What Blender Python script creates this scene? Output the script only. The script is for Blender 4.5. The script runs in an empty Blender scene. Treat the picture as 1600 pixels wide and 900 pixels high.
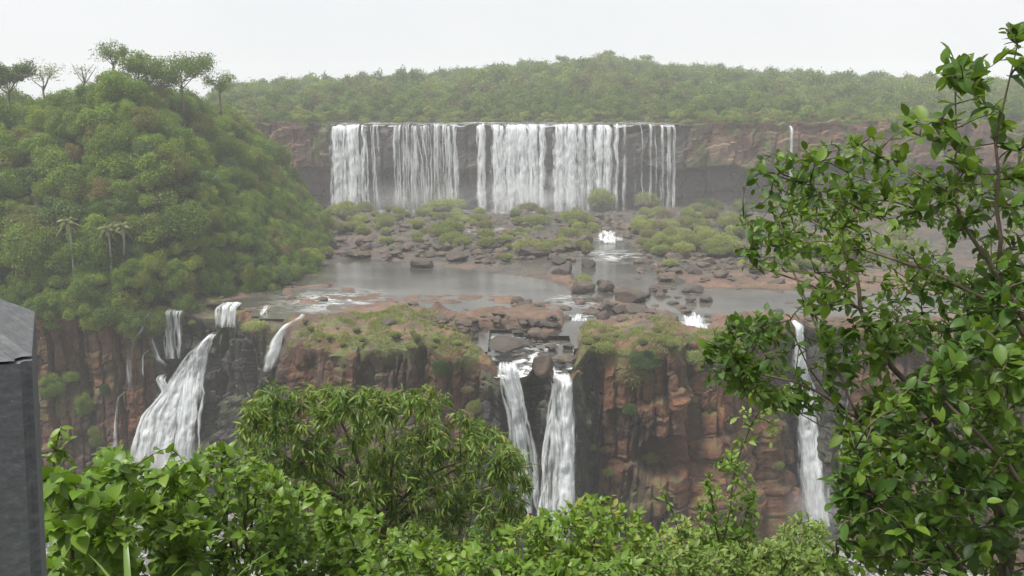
import bpy, math, random
import numpy as np
from mathutils import Vector, Matrix

# ------------------------------------------------------------------ camera, sky, sun, exposure
sc = bpy.context.scene
col = sc.collection
CAMZ = 80.0; F = 1386.0; PITCH = math.radians(12.2)
cam_d = bpy.data.cameras.new('camera'); cam = bpy.data.objects.new('camera', cam_d); col.objects.link(cam)
cam_d.sensor_width = 36.0; cam_d.lens = 36.0 * F / 1600.0
cam_d.clip_start = 0.05; cam_d.clip_end = 6000
cam.location = (0, 0, CAMZ); cam.rotation_euler = (math.pi/2 - PITCH, 0, 0)
sc.camera = cam

w = bpy.data.worlds.new('World'); sc.world = w; w.use_nodes = True
nt = w.node_tree; nt.nodes.clear()
sky = nt.nodes.new('ShaderNodeTexSky'); sky.sky_type = 'NISHITA'; sky.sun_disc = False
SUN_EL, SUN_AZ = math.radians(66), math.radians(245)       # azimuth clockwise from +Y: behind the camera, to the left
sky.sun_elevation = SUN_EL; sky.sun_rotation = SUN_AZ; sky.dust_density = 6.0
hsv = nt.nodes.new('ShaderNodeHueSaturation'); hsv.inputs['Saturation'].default_value = 0.25
mixw = nt.nodes.new('ShaderNodeMix'); mixw.data_type = 'RGBA'; mixw.inputs[0].default_value = 0.88
tcw = nt.nodes.new('ShaderNodeTexCoord'); nzw = nt.nodes.new('ShaderNodeTexNoise'); nzw.inputs['Scale'].default_value = 2.2; nzw.inputs['Detail'].default_value = 4
rpw = nt.nodes.new('ShaderNodeValToRGB'); rpw.color_ramp.elements[0].position = 0.3; rpw.color_ramp.elements[1].position = 0.7
rpw.color_ramp.elements[0].color = (0.83, 0.855, 0.89, 1); rpw.color_ramp.elements[1].color = (0.93, 0.945, 0.96, 1)
mlw = nt.nodes.new('ShaderNodeVectorMath'); mlw.operation = 'SCALE'; mlw.inputs['Scale'].default_value = 10.0
nt.links.new(tcw.outputs['Generated'], nzw.inputs['Vector']); nt.links.new(nzw.outputs['Fac'], rpw.inputs[0]); nt.links.new(rpw.outputs[0], mlw.inputs[0])
nt.links.new(mlw.outputs[0], mixw.inputs[7])               # the cloud layer, all but even
bg = nt.nodes.new('ShaderNodeBackground'); bg.inputs[1].default_value = 0.05
wo = nt.nodes.new('ShaderNodeOutputWorld')
nt.links.new(sky.outputs[0], hsv.inputs['Color']); nt.links.new(hsv.outputs[0], mixw.inputs[6])
nt.links.new(mixw.outputs[2], bg.inputs[0]); nt.links.new(bg.outputs[0], wo.inputs[0])

sd_ = bpy.data.lights.new('sun', 'SUN'); sd_.energy = 2.3; sd_.angle = math.radians(14); sd_.color = (1, 0.97, 0.92)
sun = bpy.data.objects.new('sun', sd_); col.objects.link(sun)
sdir = Vector((math.sin(SUN_AZ)*math.cos(SUN_EL), math.cos(SUN_AZ)*math.cos(SUN_EL), math.sin(SUN_EL)))
sun.rotation_euler = sdir.to_track_quat('Z', 'Y').to_euler(); sun.location = (0, -10, 150)
sc.view_settings.view_transform = 'Standard'; sc.view_settings.look = 'None'
sc.view_settings.exposure = 1.17; sc.view_settings.gamma = 1.0
cy = sc.cycles
cy.use_denoising = True; cy.max_bounces = 6; cy.diffuse_bounces = 3; cy.transmission_bounces = 3
cy.volume_bounces = 1; cy.transparent_max_bounces = 24; cy.glossy_bounces = 3
cy.caustics_reflective = False; cy.caustics_refractive = False

random.seed(7); RNG = np.random.default_rng(11)
cp, sp = math.cos(PITCH), math.sin(PITCH)

def ray(px, py):
    a = (px-800)/F; b = (450-py)/F
    return np.array([a, cp + b*sp, -sp + b*cp])
def G(px, py, z):                      # point of the level z seen at a pixel
    d = ray(px, py); t = (z-CAMZ)/d[2]
    return np.array([0, 0, CAMZ]) + d*t
def PD(px, py, Y):                     # point seen at a pixel, Y metres ahead
    d = ray(px, py); return np.array([0, 0, CAMZ]) + d*(Y/d[1])
def project(p):
    x, y, z = p[0], p[1], p[2]-CAMZ
    f = y*cp - z*sp; u = y*sp + z*cp
    return 800 + F*x/f, 450 - F*u/f, f

# ------------------------------------------------------------------ noise
def _h(ix, iy, iz, s):
    n = (ix.astype(np.int64)*374761393 + iy.astype(np.int64)*668265263 + iz.astype(np.int64)*1440662683 + s*974634777) & 0xffffffff
    n = ((n ^ (n >> 13)) * 1274126177) & 0xffffffff
    n = ((n ^ (n >> 16)) * 2246822519) & 0xffffffff
    n = n ^ (n >> 15)
    return (n & 0xffffff) / float(0xffffff)
def vnoise(x, y, z=0.0, s=0):
    x, y, z = np.broadcast_arrays(np.asarray(x, float), np.asarray(y, float), np.asarray(z, float))
    ix, iy, iz = np.floor(x), np.floor(y), np.floor(z)
    fx, fy, fz = x-ix, y-iy, z-iz
    fx = fx*fx*(3-2*fx); fy = fy*fy*(3-2*fy); fz = fz*fz*(3-2*fz)
    r = 0
    for a in (0, 1):
        for b in (0, 1):
            for c in (0, 1):
                r = r + _h(ix+a, iy+b, iz+c, s)*(fx if a else 1-fx)*(fy if b else 1-fy)*(fz if c else 1-fz)
    return r
def fbm(x, y, z=0.0, o=4, s=0):
    r = 0; a = 0.5; k = 1.0
    for i in range(o):
        r = r + a*(vnoise(np.asarray(x)*k, np.asarray(y)*k, np.asarray(z)*k, s+i)*2-1); a *= 0.5; k *= 2.03
    return r
def worley(u, v, s=0):
    iu, iv = np.floor(u), np.floor(v)
    f1 = np.full(u.shape, 9.0); f2 = np.full(u.shape, 9.0); cid = np.zeros(u.shape)
    for a in (-1, 0, 1):
        for b in (-1, 0, 1):
            cu, cv = iu+a, iv+b
            d = np.hypot(cu+0.1+0.8*_h(cu, cv, cu*0, s)-u, cv+0.1+0.8*_h(cu, cv, cu*0, s+1)-v)
            r = _h(cu, cv, cu*0, s+2)
            m = d < f1
            f2 = np.where(m, f1, np.minimum(f2, d)); cid = np.where(m, r, cid); f1 = np.where(m, d, f1)
    return f1, f2, cid
def sstep(a, b, x):
    t = np.clip((x-a)/(b-a), 0, 1); return t*t*(3-2*t)
def polydist(X, Y, poly):              # signed distance, positive inside
    P = np.asarray(poly, float); d = np.full(X.shape, 1e9); ins = np.zeros(X.shape, bool)
    for i in range(len(P)):
        a, b = P[i], P[(i+1) % len(P)]
        e = b-a; t = np.clip(((X-a[0])*e[0]+(Y-a[1])*e[1])/max(e@e, 1e-9), 0, 1)
        d = np.minimum(d, np.hypot(X-a[0]-t*e[0], Y-a[1]-t*e[1]))
        c = ((a[1] > Y) != (b[1] > Y))
        ins ^= c & (X < (b[0]-a[0])*(Y-a[1])/(b[1]-a[1] if abs(b[1]-a[1]) > 1e-9 else 1e-9)+a[0])
    return np.where(ins, d, -d)

# ------------------------------------------------------------------ mesh helpers
def tag(o, label=None, cat=None, group=None, kind=None):
    if label: o['label'] = label
    if cat: o['category'] = cat
    if group: o['group'] = group
    if kind: o['kind'] = kind
    return o
def mesh_data(name, V, F3=None, F4=None, mat=None, smooth=True, attrs=None, uv=None):
    me = bpy.data.meshes.new(name)
    V = np.asarray(V, np.float32)
    me.vertices.add(len(V)); me.vertices.foreach_set('co', V.ravel())
    n3 = 0 if F3 is None else len(F3); n4 = 0 if F4 is None else len(F4)
    idx = []; 
    if n3: idx.append(np.asarray(F3, np.int32).ravel())
    if n4: idx.append(np.asarray(F4, np.int32).ravel())
    idx = np.concatenate(idx)
    me.loops.add(len(idx)); me.loops.foreach_set('vertex_index', idx)
    st = np.concatenate([np.arange(n3)*3, n3*3+np.arange(n4)*4]).astype(np.int32)
    me.polygons.add(n3+n4); me.polygons.foreach_set('loop_start', st)
    me.polygons.foreach_set('use_smooth', np.full(n3+n4, smooth))
    me.update(calc_edges=True)
    if attrs:
        for k, a in attrs.items():
            at = me.attributes.new(k, 'FLOAT', 'POINT'); at.data.foreach_set('value', np.asarray(a, np.float32))
    if uv is not None:
        ul = me.uv_layers.new(name='UVMap'); ul.data.foreach_set('uv', np.asarray(uv, np.float32)[idx].ravel())
    if mat: me.materials.append(mat)
    return me
def obj(name, me, parent=None, loc=None):
    o = bpy.data.objects.new(name, me); col.objects.link(o)
    if loc is not None: o.location = [float(c) for c in loc]
    if parent is not None: o.parent = parent
    return o
def empty(name, loc):
    o = bpy.data.objects.new(name, None); col.objects.link(o); o.location = [float(c) for c in loc]
    o.empty_display_size = 0.2; return o
class MB:
    def __init__(s): s.V = []; s.T = []; s.Q = []; s.A = []; s.n = 0
    def add(s, V, T=None, Q=None, a=None):
        V = np.asarray(V, float); s.V.append(V)
        if T is not None and len(T): s.T.append(np.asarray(T)+s.n)
        if Q is not None and len(Q): s.Q.append(np.asarray(Q)+s.n)
        s.A.append(np.full(len(V), 0.5) if a is None else np.broadcast_to(a, (len(V),))); s.n += len(V)
    def data(s, name, mat, smooth=True, org=None):
        V = np.concatenate(s.V)
        if org is not None: V = V-np.asarray(org)
        return mesh_data(name, V, np.concatenate(s.T) if s.T else None, np.concatenate(s.Q) if s.Q else None, mat, smooth, {'rnd': np.concatenate(s.A)})
    def tube(s, P, R, k=6, a=None):
        P = np.asarray(P, float); R = np.broadcast_to(np.asarray(R, float), (len(P),)); n = len(P)
        d = np.gradient(P, axis=0); d /= np.linalg.norm(d, axis=1)[:, None]+1e-9
        ref = np.array([0.31, 0.87, 0.38]) if abs(d[0] @ np.array([0.31, 0.87, 0.38])) < 0.9 else np.array([1., 0, 0])
        u = np.cross(d, ref); u /= np.linalg.norm(u, axis=1)[:, None]+1e-9; v = np.cross(d, u)
        an = np.arange(k)*2*math.pi/k
        V = P[:, None, :] + R[:, None, None]*(np.cos(an)[None, :, None]*u[:, None, :]+np.sin(an)[None, :, None]*v[:, None, :])
        V = np.concatenate([V.reshape(-1, 3), P[:1], P[-1:]])
        i = np.arange(n-1)[:, None]*k; j = np.arange(k)[None, :]; j2 = (j+1) % k
        Q = np.stack([i+j, i+j2, i+k+j2, i+k+j], -1).reshape(-1, 4)
        jj = np.arange(k); T = np.concatenate([np.stack([np.full(k, n*k), (jj+1) % k, jj], -1), np.stack([np.full(k, n*k+1), (n-1)*k+jj, (n-1)*k+(jj+1) % k], -1)])
        s.add(V, T, Q, a)
def grid_quads(nu, nv):
    i = np.arange(nv-1)[:, None]*nu; j = np.arange(nu-1)[None, :]
    return np.stack([i+j, i+j+1, i+nu+j+1, i+nu+j], -1).reshape(-1, 4)
def unit(v): return v/(np.linalg.norm(v, axis=-1, keepdims=True)+1e-9)

# ------------------------------------------------------------------ materials
def new_mat(name):
    m = bpy.data.materials.new(name); m.use_nodes = True; m.node_tree.nodes.clear(); return m, m.node_tree
def nd(t, typ, **kw):
    n = t.nodes.new(typ)
    for k, v in kw.items(): setattr(n, k, v)
    return n
def ramp(t, fac, stops):
    r = nd(t, 'ShaderNodeValToRGB'); e = r.color_ramp.elements
    while len(e) < len(stops): e.new(0.5)
    for i, (p, c) in enumerate(stops):
        e[i].position = p; e[i].color = (*c, 1) if len(c) == 3 else c
    t.links.new(fac, r.inputs[0]); return r.outputs[0]
def noise(t, vec, scale, detail=5, rough=0.55, dist=0.0):
    n = nd(t, 'ShaderNodeTexNoise'); n.inputs['Scale'].default_value = scale; n.inputs['Detail'].default_value = detail
    n.inputs['Roughness'].default_value = rough; n.inputs['Distortion'].default_value = dist
    if vec is not None: t.links.new(vec, n.inputs['Vector'])
    return n.outputs['Fac']
def mixc(t, f, a, b, typ='MIX'):
    m = nd(t, 'ShaderNodeMix', data_type='RGBA', blend_type=typ)
    for v, i in ((f, 0), (a, 6), (b, 7)):
        if hasattr(v, 'node'): t.links.new(v, m.inputs[i])
        else: m.inputs[i].default_value = v if i == 0 else (*v, 1)
    return m.outputs[2]
def math_(t, op, a, b=0.0, clamp=False):
    m = nd(t, 'ShaderNodeMath', operation=op, use_clamp=clamp)
    for v, i in ((a, 0), (b, 1)):
        if hasattr(v, 'node'): t.links.new(v, m.inputs[i])
        else: m.inputs[i].default_value = v
    return m.outputs[0]
def mapr(t, v, a, b, c=0.0, d=1.0):
    m = nd(t, 'ShaderNodeMapRange'); m.interpolation_type = 'SMOOTHSTEP'
    t.links.new(v, m.inputs[0])
    for i, x in enumerate((a, b, c, d)): m.inputs[i+1].default_value = x
    return m.outputs[0]
def finish(t, sh):
    o = nd(t, 'ShaderNodeOutputMaterial'); t.links.new(sh, o.inputs[0])

def leaf_mat(name, dark, mid, light, trans=0.3, rough=0.5, spec=0.35, accent=None, objvar=0.5, pos_var=None, old=False):
    m, t = new_mat(name)
    at = nd(t, 'ShaderNodeAttribute', attribute_name='rnd'); oi = nd(t, 'ShaderNodeObjectInfo')
    f = math_(t, 'ADD', math_(t, 'MULTIPLY', at.outputs['Fac'], 1-objvar), math_(t, 'MULTIPLY', oi.outputs['Random'], objvar))
    stops = [(0.05, dark), (0.5, mid), (0.84, light)]+([(0.93, (0.30, 0.27, 0.05)), (0.985, (0.20, 0.12, 0.04))] if old else [])
    c = ramp(t, f, stops)
    if accent:
        r2 = math_(t, 'FRACT', math_(t, 'MULTIPLY', oi.outputs['Random'], 17.31))
        c = mixc(t, mapr(t, r2, 0.75, 0.98), c, accent)
    if pos_var:
        ge = nd(t, 'ShaderNodeNewGeometry')
        c = mixc(t, mapr(t, noise(t, ge.outputs['Position'], pos_var, 3), 0.42, 0.68), c, mixc(t, 0.6, c, light))
    b = nd(t, 'ShaderNodeBsdfPrincipled'); t.links.new(c, b.inputs['Base Color'])
    b.inputs['Roughness'].default_value = rough; b.inputs['Specular IOR Level'].default_value = spec
    tr = nd(t, 'ShaderNodeBsdfTranslucent')
    t.links.new(mixc(t, 0.5, c, (0.20, 0.32, 0.02)), tr.inputs[0])
    mx = nd(t, 'ShaderNodeMixShader'); mx.inputs[0].default_value = trans
    t.links.new(b.outputs[0], mx.inputs[1]); t.links.new(tr.outputs[0], mx.inputs[2])
    finish(t, mx.outputs[0]); return m
def bark_mat(name, c1, c2, scale=8):
    m, t = new_mat(name); tc = nd(t, 'ShaderNodeTexCoord')
    f = noise(t, tc.outputs['Object'], scale, 6, 0.65)
    b = nd(t, 'ShaderNodeBsdfPrincipled'); t.links.new(ramp(t, f, [(0.3, c1), (0.7, c2)]), b.inputs['Base Color'])
    b.inputs['Roughness'].default_value = 0.85
    bu = nd(t, 'ShaderNodeBump'); bu.inputs['Strength'].default_value = 0.5; bu.inputs['Distance'].default_value = 0.01
    t.links.new(f, bu.inputs['Height']); t.links.new(bu.outputs[0], b.inputs['Normal']); finish(t, b.outputs[0]); return m

def rock_mat(name, cols, wetcol, scale=0.12, moss=0.0, mosscol=(0.10, 0.12, 0.035), bump=0.25, bands=0.0, objvar=0.0):
    """rock: patchy colour, dark wet stains carried by the attribute 'wet', moss and lichen on the tops"""
    m, t = new_mat(name); ge = nd(t, 'ShaderNodeNewGeometry'); P = ge.outputs['Position']
    a = noise(t, P, scale, 6, 0.62, 0.6); c = ramp(t, a, cols)
    f = noise(t, P, scale*9, 6, 0.7)
    c = mixc(t, 1.0, c, ramp(t, f, [(0.25, (0.55, 0.53, 0.52)), (0.5, (0.95, 0.95, 0.95)), (0.78, (1.35, 1.3, 1.25))]), 'MULTIPLY')
    if bands:
        mp = nd(t, 'ShaderNodeMapping'); mp.inputs['Scale'].default_value = (0.25, 0.25, 0.012); t.links.new(P, mp.inputs[0])
        s = noise(t, mp.outputs[0], 1.6, 5, 0.6)
        c = mixc(t, math_(t, 'MULTIPLY', mapr(t, s, 0.48, 0.7), bands), c, (0.035, 0.03, 0.028))
        s2 = noise(t, mp.outputs[0], 2.9, 4, 0.6)
        c = mixc(t, math_(t, 'MULTIPLY', mapr(t, s2, 0.58, 0.75), bands*0.6), c, (0.27, 0.20, 0.13))
    if objvar:
        oi = nd(t, 'ShaderNodeObjectInfo')
        c = mixc(t, math_(t, 'MULTIPLY', oi.outputs['Random'], objvar), c, wetcol)
    wt = nd(t, 'ShaderNodeAttribute', attribute_name='wet')
    c = mixc(t, wt.outputs['Fac'], c, wetcol)
    if moss:
        sx = nd(t, 'ShaderNodeSeparateXYZ'); t.links.new(ge.outputs['Normal'], sx.inputs[0])
        n2 = noise(t, P, scale*3.3, 5, 0.65)
        mm = math_(t, 'MULTIPLY', mapr(t, sx.outputs[2], 0.35, 0.85), mapr(t, n2, 0.47, 0.6))
        gm = nd(t, 'ShaderNodeAttribute', attribute_name='moss')
        mm = math_(t, 'MULTIPLY', math_(t, 'ADD', math_(t, 'MULTIPLY', mm, moss), math_(t, 'MULTIPLY', gm.outputs['Fac'], mapr(t, n2, 0.38, 0.55))), 1.0, True)
        c = mixc(t, mm, c, mixc(t, f, (mosscol[0]*0.5, mosscol[1]*0.5, mosscol[2]*0.5), mosscol))
    b = nd(t, 'ShaderNodeBsdfPrincipled'); t.links.new(c, b.inputs['Base Color'])
    rr = nd(t, 'ShaderNodeMapRange'); t.links.new(wt.outputs['Fac'], rr.inputs[0]); rr.inputs[3].default_value = 0.85; rr.inputs[4].default_value = 0.45
    t.links.new(rr.outputs[0], b.inputs['Roughness'])
    bu = nd(t, 'ShaderNodeBump'); bu.inputs['Strength'].default_value = 1.0; bu.inputs['Distance'].default_value = bump*1.5
    t.links.new(math_(t, 'ADD', f, math_(t, 'MULTIPLY', noise(t, P, scale*28, 4, 0.6), 0.4)), bu.inputs['Height']); t.links.new(bu.outputs[0], b.inputs['Normal'])
    finish(t, b.outputs[0]); return m

def water_mat(name, colr, rough, scale, dist, foam=0.0, stretch=(1, 1, 1)):
    m, t = new_mat(name); ge = nd(t, 'ShaderNodeNewGeometry')
    mp = nd(t, 'ShaderNodeMapping'); mp.inputs['Scale'].default_value = stretch; t.links.new(ge.outputs['Position'], mp.inputs[0])
    b = nd(t, 'ShaderNodeBsdfPrincipled'); b.inputs['IOR'].default_value = 1.33; b.inputs['Roughness'].default_value = rough
    n = noise(t, mp.outputs[0], scale, 4, 0.6); big = noise(t, mp.outputs[0], scale*0.09, 3, 0.5)
    c = mixc(t, mapr(t, big, 0.4, 0.65), colr, tuple(x*1.9 for x in colr))
    if foam:
        fo = noise(t, mp.outputs[0], scale*0.4, 6, 0.7, 0.8)
        at = nd(t, 'ShaderNodeAttribute', attribute_name='foam')
        ff = math_(t, 'MULTIPLY', mapr(t, fo, 0.45, 0.6), math_(t, 'MULTIPLY', at.outputs['Fac'], foam), True)
        c = mixc(t, ff, c, (0.78, 0.8, 0.8))
        t.links.new(math_(t, 'ADD', math_(t, 'MULTIPLY', ff, 0.5), rough), b.inputs['Roughness'])
    t.links.new(c, b.inputs['Base Color'])
    bu = nd(t, 'ShaderNodeBump'); bu.inputs['Strength'].default_value = 1.0; bu.inputs['Distance'].default_value = dist
    t.links.new(n, bu.inputs['Height']); t.links.new(bu.outputs[0], b.inputs['Normal']); finish(t, b.outputs[0]); return m

def fall_mat(name, fu, fv, lo, hi, solid, seed):
    """falling water: streaks of white water with gaps between them (u across in metres, v down in metres)"""
    m, t = new_mat(name); uv = nd(t, 'ShaderNodeUVMap'); uv.uv_map = 'UVMap'
    def streak(a, b_, det):
        mp = nd(t, 'ShaderNodeMapping'); mp.inputs['Scale'].default_value = (a, b_, 1); mp.inputs['Location'].default_value = (seed*3.1, seed*1.7, seed)
        t.links.new(uv.outputs[0], mp.inputs[0]); return noise(t, mp.outputs[0], 1.0, det, 0.6)
    s1 = streak(fu, fv, 4); s2 = streak(fu*3.2, fv*2.2, 4)
    den = nd(t, 'ShaderNodeAttribute', attribute_name='dens')
    s = math_(t, 'ADD', math_(t, 'MULTIPLY', s1, 0.72), math_(t, 'MULTIPLY', s2, 0.28))
    s3 = streak(fu*0.35, fv*1.4, 3)
    s = math_(t, 'ADD', s, math_(t, 'MULTIPLY', math_(t, 'SUBTRACT', s3, 0.5), 0.5))
    s = math_(t, 'ADD', math_(t, 'MULTIPLY', math_(t, 'SUBTRACT', s, 0.5), 2.6), den.outputs['Fac'])
    al = mapr(t, s, lo, hi, 0.0, solid)
    b = nd(t, 'ShaderNodeBsdfPrincipled'); b.inputs['Roughness'].default_value = 0.55; b.inputs['Specular IOR Level'].default_value = 0.3
    t.links.new(ramp(t, s2, [(0.3, (0.62, 0.66, 0.68)), (0.62, (0.9, 0.92, 0.93))]), b.inputs['Base Color'])
    tl = nd(t, 'ShaderNodeBsdfTranslucent'); tl.inputs[0].default_value = (0.9, 0.93, 0.95, 1)
    m1 = nd(t, 'ShaderNodeMixShader'); m1.inputs[0].default_value = 0.3; t.links.new(b.outputs[0], m1.inputs[1]); t.links.new(tl.outputs[0], m1.inputs[2])
    bu = nd(t, 'ShaderNodeBump'); bu.inputs['Strength'].default_value = 0.7; bu.inputs['Distance'].default_value = 0.3
    t.links.new(s2, bu.inputs['Height']); t.links.new(bu.outputs[0], b.inputs['Normal'])
    tp = nd(t, 'ShaderNodeBsdfTransparent'); mx = nd(t, 'ShaderNodeMixShader'); t.links.new(al, mx.inputs[0])
    t.links.new(tp.outputs[0], mx.inputs[1]); t.links.new(m1.outputs[0], mx.inputs[2]); finish(t, mx.outputs[0]); return m

M = {}
M['cliff'] = rock_mat('red_basalt', [(0.28, (0.032, 0.019, 0.013)), (0.44, (0.095, 0.04, 0.022)), (0.56, (0.15, 0.066, 0.034)), (0.66, (0.19, 0.076, 0.032)), (0.8, (0.23, 0.14, 0.08))], (0.028, 0.025, 0.024), 0.11, 0.5, (0.13, 0.15, 0.04), 0.3, 0.55)
M['cliff_far'] = rock_mat('upper_basalt', [(0.3, (0.07, 0.045, 0.038)), (0.5, (0.15, 0.085, 0.06)), (0.7, (0.22, 0.15, 0.10))], (0.055, 0.052, 0.055), 0.07, 0.5, (0.12, 0.15, 0.04), 0.4, 0.6)
M['bed'] = rock_mat('river_bed_rock', [(0.3, (0.06, 0.042, 0.034)), (0.46, (0.125, 0.07, 0.05)), (0.6, (0.18, 0.10, 0.07)), (0.78, (0.215, 0.15, 0.12))], (0.045, 0.038, 0.034), 0.10, 0.25, (0.13, 0.15, 0.045), 0.2)
M['boulder'] = rock_mat('boulder_rock', [(0.3, (0.045, 0.035, 0.03)), (0.5, (0.10, 0.07, 0.055)), (0.7, (0.19, 0.13, 0.10))], (0.04, 0.036, 0.035), 0.35, 0.25, (0.12, 0.14, 0.04), 0.12, 0, 0.75)
M['soil'] = rock_mat('forest_soil', [(0.3, (0.03, 0.03, 0.015)), (0.55, (0.05, 0.06, 0.02)), (0.75, (0.09, 0.07, 0.04))], (0.03, 0.03, 0.03), 0.3, 0.6, (0.06, 0.09, 0.025), 0.2)
M['river'] = water_mat('river_water', (0.045, 0.042, 0.034), 0.12, 1.1, 0.035, 0.6, (0.5, 1, 1))
M['rapid'] = water_mat('rapid_water', (0.07, 0.068, 0.06), 0.2, 1.6, 0.12, 1.0)
M['fallA'] = fall_mat('falling_veil', 1.0, 0.05, 0.18, 1.05, 0.85, 1)
M['fallB'] = fall_mat('falling_torrent', 1.1, 0.10, 0.12, 0.88, 0.97, 2)
M['leaf_hill'] = leaf_mat('hill_foliage', (0.0580, 0.1025, 0.0130), (0.1377, 0.2262, 0.0235), (0.2610, 0.3544, 0.0418), 0.38, 0.55, 0.3, (0.17, 0.16, 0.04), 0.5)
M['leaf_deep'] = leaf_mat('deep_foliage', (0.0234, 0.0487, 0.0094), (0.0585, 0.1149, 0.0187), (0.1300, 0.2028, 0.0351), 0.3, 0.5, 0.35, None, 0.4)
M['leaf_lime'] = leaf_mat('lime_foliage', (0.0780, 0.1149, 0.0117), (0.1820, 0.2434, 0.0234), (0.3120, 0.3515, 0.0468), 0.4, 0.55, 0.3, (0.22, 0.16, 0.05), 0.45)
M['leaf_far'] = leaf_mat('far_foliage', (0.0490, 0.0874, 0.0176), (0.1190, 0.1820, 0.0328), (0.2240, 0.2766, 0.0567), 0.3, 0.6, 0.2, (0.14, 0.13, 0.05), 0.6)
M['leaf_band'] = leaf_mat('riverside_foliage', (0.0675, 0.1053, 0.0182), (0.1620, 0.2106, 0.0425), (0.2835, 0.3229, 0.0729), 0.3, 0.6, 0.2, (0.19, 0.15, 0.06), 0.6)
M['leaf_tuss'] = leaf_mat('tussock_grass', (0.1215, 0.1544, 0.0365), (0.2430, 0.2808, 0.0729), (0.3780, 0.3931, 0.1215), 0.3, 0.6, 0.2, (0.22, 0.19, 0.09), 0.4)
M['leaf_mid'] = leaf_mat('drooping_foliage', (0.0331, 0.0666, 0.0099), (0.0829, 0.1551, 0.0199), (0.1878, 0.2700, 0.0348), 0.35, 0.45, 0.4, None, 0.1, 0.9, old=True)
M['leaf_bush'] = leaf_mat('bush_foliage', (0.0512, 0.1066, 0.0111), (0.1077, 0.2025, 0.0184), (0.2050, 0.3091, 0.0369), 0.35, 0.42, 0.4, None, 0.45, 1.6, old=True)
M['leaf_right'] = leaf_mat('broad_foliage', (0.0215, 0.0508, 0.0088), (0.0635, 0.1373, 0.0158), (0.1857, 0.2745, 0.0308), 0.35, 0.45, 0.35, None, 0.45, 1.8, old=True)
M['leaf_pale'] = leaf_mat('pale_foliage', (0.1012, 0.1684, 0.0273), (0.1720, 0.2631, 0.0455), (0.2834, 0.3579, 0.0911), 0.35, 0.45, 0.4, None, 0.4, old=True)
M['blade'] = leaf_mat('grass_blade', (0.0700, 0.1352, 0.0180), (0.1200, 0.2080, 0.0360), (0.2200, 0.2912, 0.0810), 0.3, 0.4, 0.5, None, 0.4)
M['frond'] = leaf_mat('palm_frond', (0.0840, 0.1123, 0.0324), (0.1560, 0.1747, 0.0540), (0.2400, 0.2246, 0.0864), 0.2, 0.55, 0.3, None, 0.3)
M['bark'] = bark_mat('grey_bark', (0.09, 0.07, 0.05), (0.22, 0.18, 0.14))
M['bark_dark'] = bark_mat('brown_bark', (0.05, 0.035, 0.025), (0.14, 0.10, 0.07), 14)
M['bark_pale'] = bark_mat('pale_bark', (0.25, 0.22, 0.18), (0.45, 0.41, 0.36))

# ------------------------------------------------------------------ lie of the land
ZB = float(PD(780, 196, 327)[2])          # lip of the upper falls
ZR = 39.0                                 # river between the two falls
_rim = [(-700, 470), (-150, 500), (60, 500), (180, 494), (240, 490), (300, 489), (350, 492), (392, 512), (415, 518), (436, 516), (452, 548), (500, 556), (556, 566), (562, 558), (570, 565), (640, 571), (664, 562), (674, 568), (700, 572), (742, 572), (772, 580), (800, 584), (826, 578), (838, 566), (856, 580), (868, 592), (892, 592), (902, 570), (935, 562), (1000, 570), (1056, 573), (1066, 560), (1074, 546), (1088, 550), (1100, 562), (1130, 566), (1160, 556), (1168, 546), (1190, 550), (1225, 524), (1262, 520), (1296, 524), (1320, 532), (1420, 545), (1600, 556), (1900, 575), (2400, 560)]
RIM = np.array([G(a, b, 37.6)[:2] for a, b in _rim])
def rimY(X):
    return np.interp(X, RIM[:, 0], RIM[:, 1])
UPX = np.array([-420, -300, -160, -105, -80, 0, 60, 110, 150, 210, 330, 480.]); UPY = np.array([300, 318, 322, 325, 327, 328, 327, 325, 318, 300, 270, 250.])
def upY(X): return np.interp(X, UPX, UPY) + 2.2*fbm(np.asarray(X)/9.0, 0.3, 0, 3, 40)
HILL = [(-52, 190), (-62, 177), (-75, 169.5), (-110, 168), (-300, 165), (-330, 305), (-78, 305), (-62, 275), (-52, 250), (-49, 215)]
def hillH(X, Y):
    d = polydist(X, Y, HILL) + 3*fbm(X/14, Y/14, 0, 3, 5)
    d = np.maximum(d, -1)
    h = 45*(1-np.exp(-np.maximum(d, 0)/19.0))*(1-0.22*sstep(-84, -114, X))
    h = np.minimum(h, 1.08*np.maximum(-51.5-X, 0)+0.6)
    return ZR - 0.5 + h + np.minimum(d, 0)*3 + 5.0*fbm(X/22, Y/22, 0, 3, 6)*sstep(3, 18, d)

def gp(L, z=ZR): return [G(a, b, z)[:2] for a, b in L]
POOLS = [gp([(405, 452), (470, 418), (560, 404), (640, 410), (700, 418), (800, 430), (880, 442), (905, 462), (880, 478), (845, 472), (800, 461), (700, 460), (640, 462), (590, 474), (585, 492), (530, 500), (440, 492), (470, 470)]),
         gp([(880, 402), (935, 380), (1005, 396), (1030, 425), (1100, 450), (1240, 452), (1400, 458), (1700, 468), (1700, 496), (1250, 494), (1180, 486), (1110, 490), (1060, 500), (1010, 484), (960, 468), (920, 480), (900, 500), (880, 486), (905, 440)]),
         gp([(905, 352), (950, 345), (985, 380), (1010, 402), (935, 390)]),
         gp([(290, 480), (400, 462), (450, 452), (470, 466), (400, 476), (330, 487), (292, 490)]),
         gp([(655, 474), (700, 476), (800, 474), (770, 486), (745, 494), (715, 498), (680, 490)]),
         gp([(500, 322), (1000, 322), (1000, 333), (760, 336), (500, 332)]),
         gp([(690, 372), (790, 350), (800, 358), (720, 380)]),
         gp([(610, 346), (700, 340), (690, 350), (620, 354)]),
         gp([(1062, 494), (1110, 494), (1104, 522), (1060, 516)])]
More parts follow.
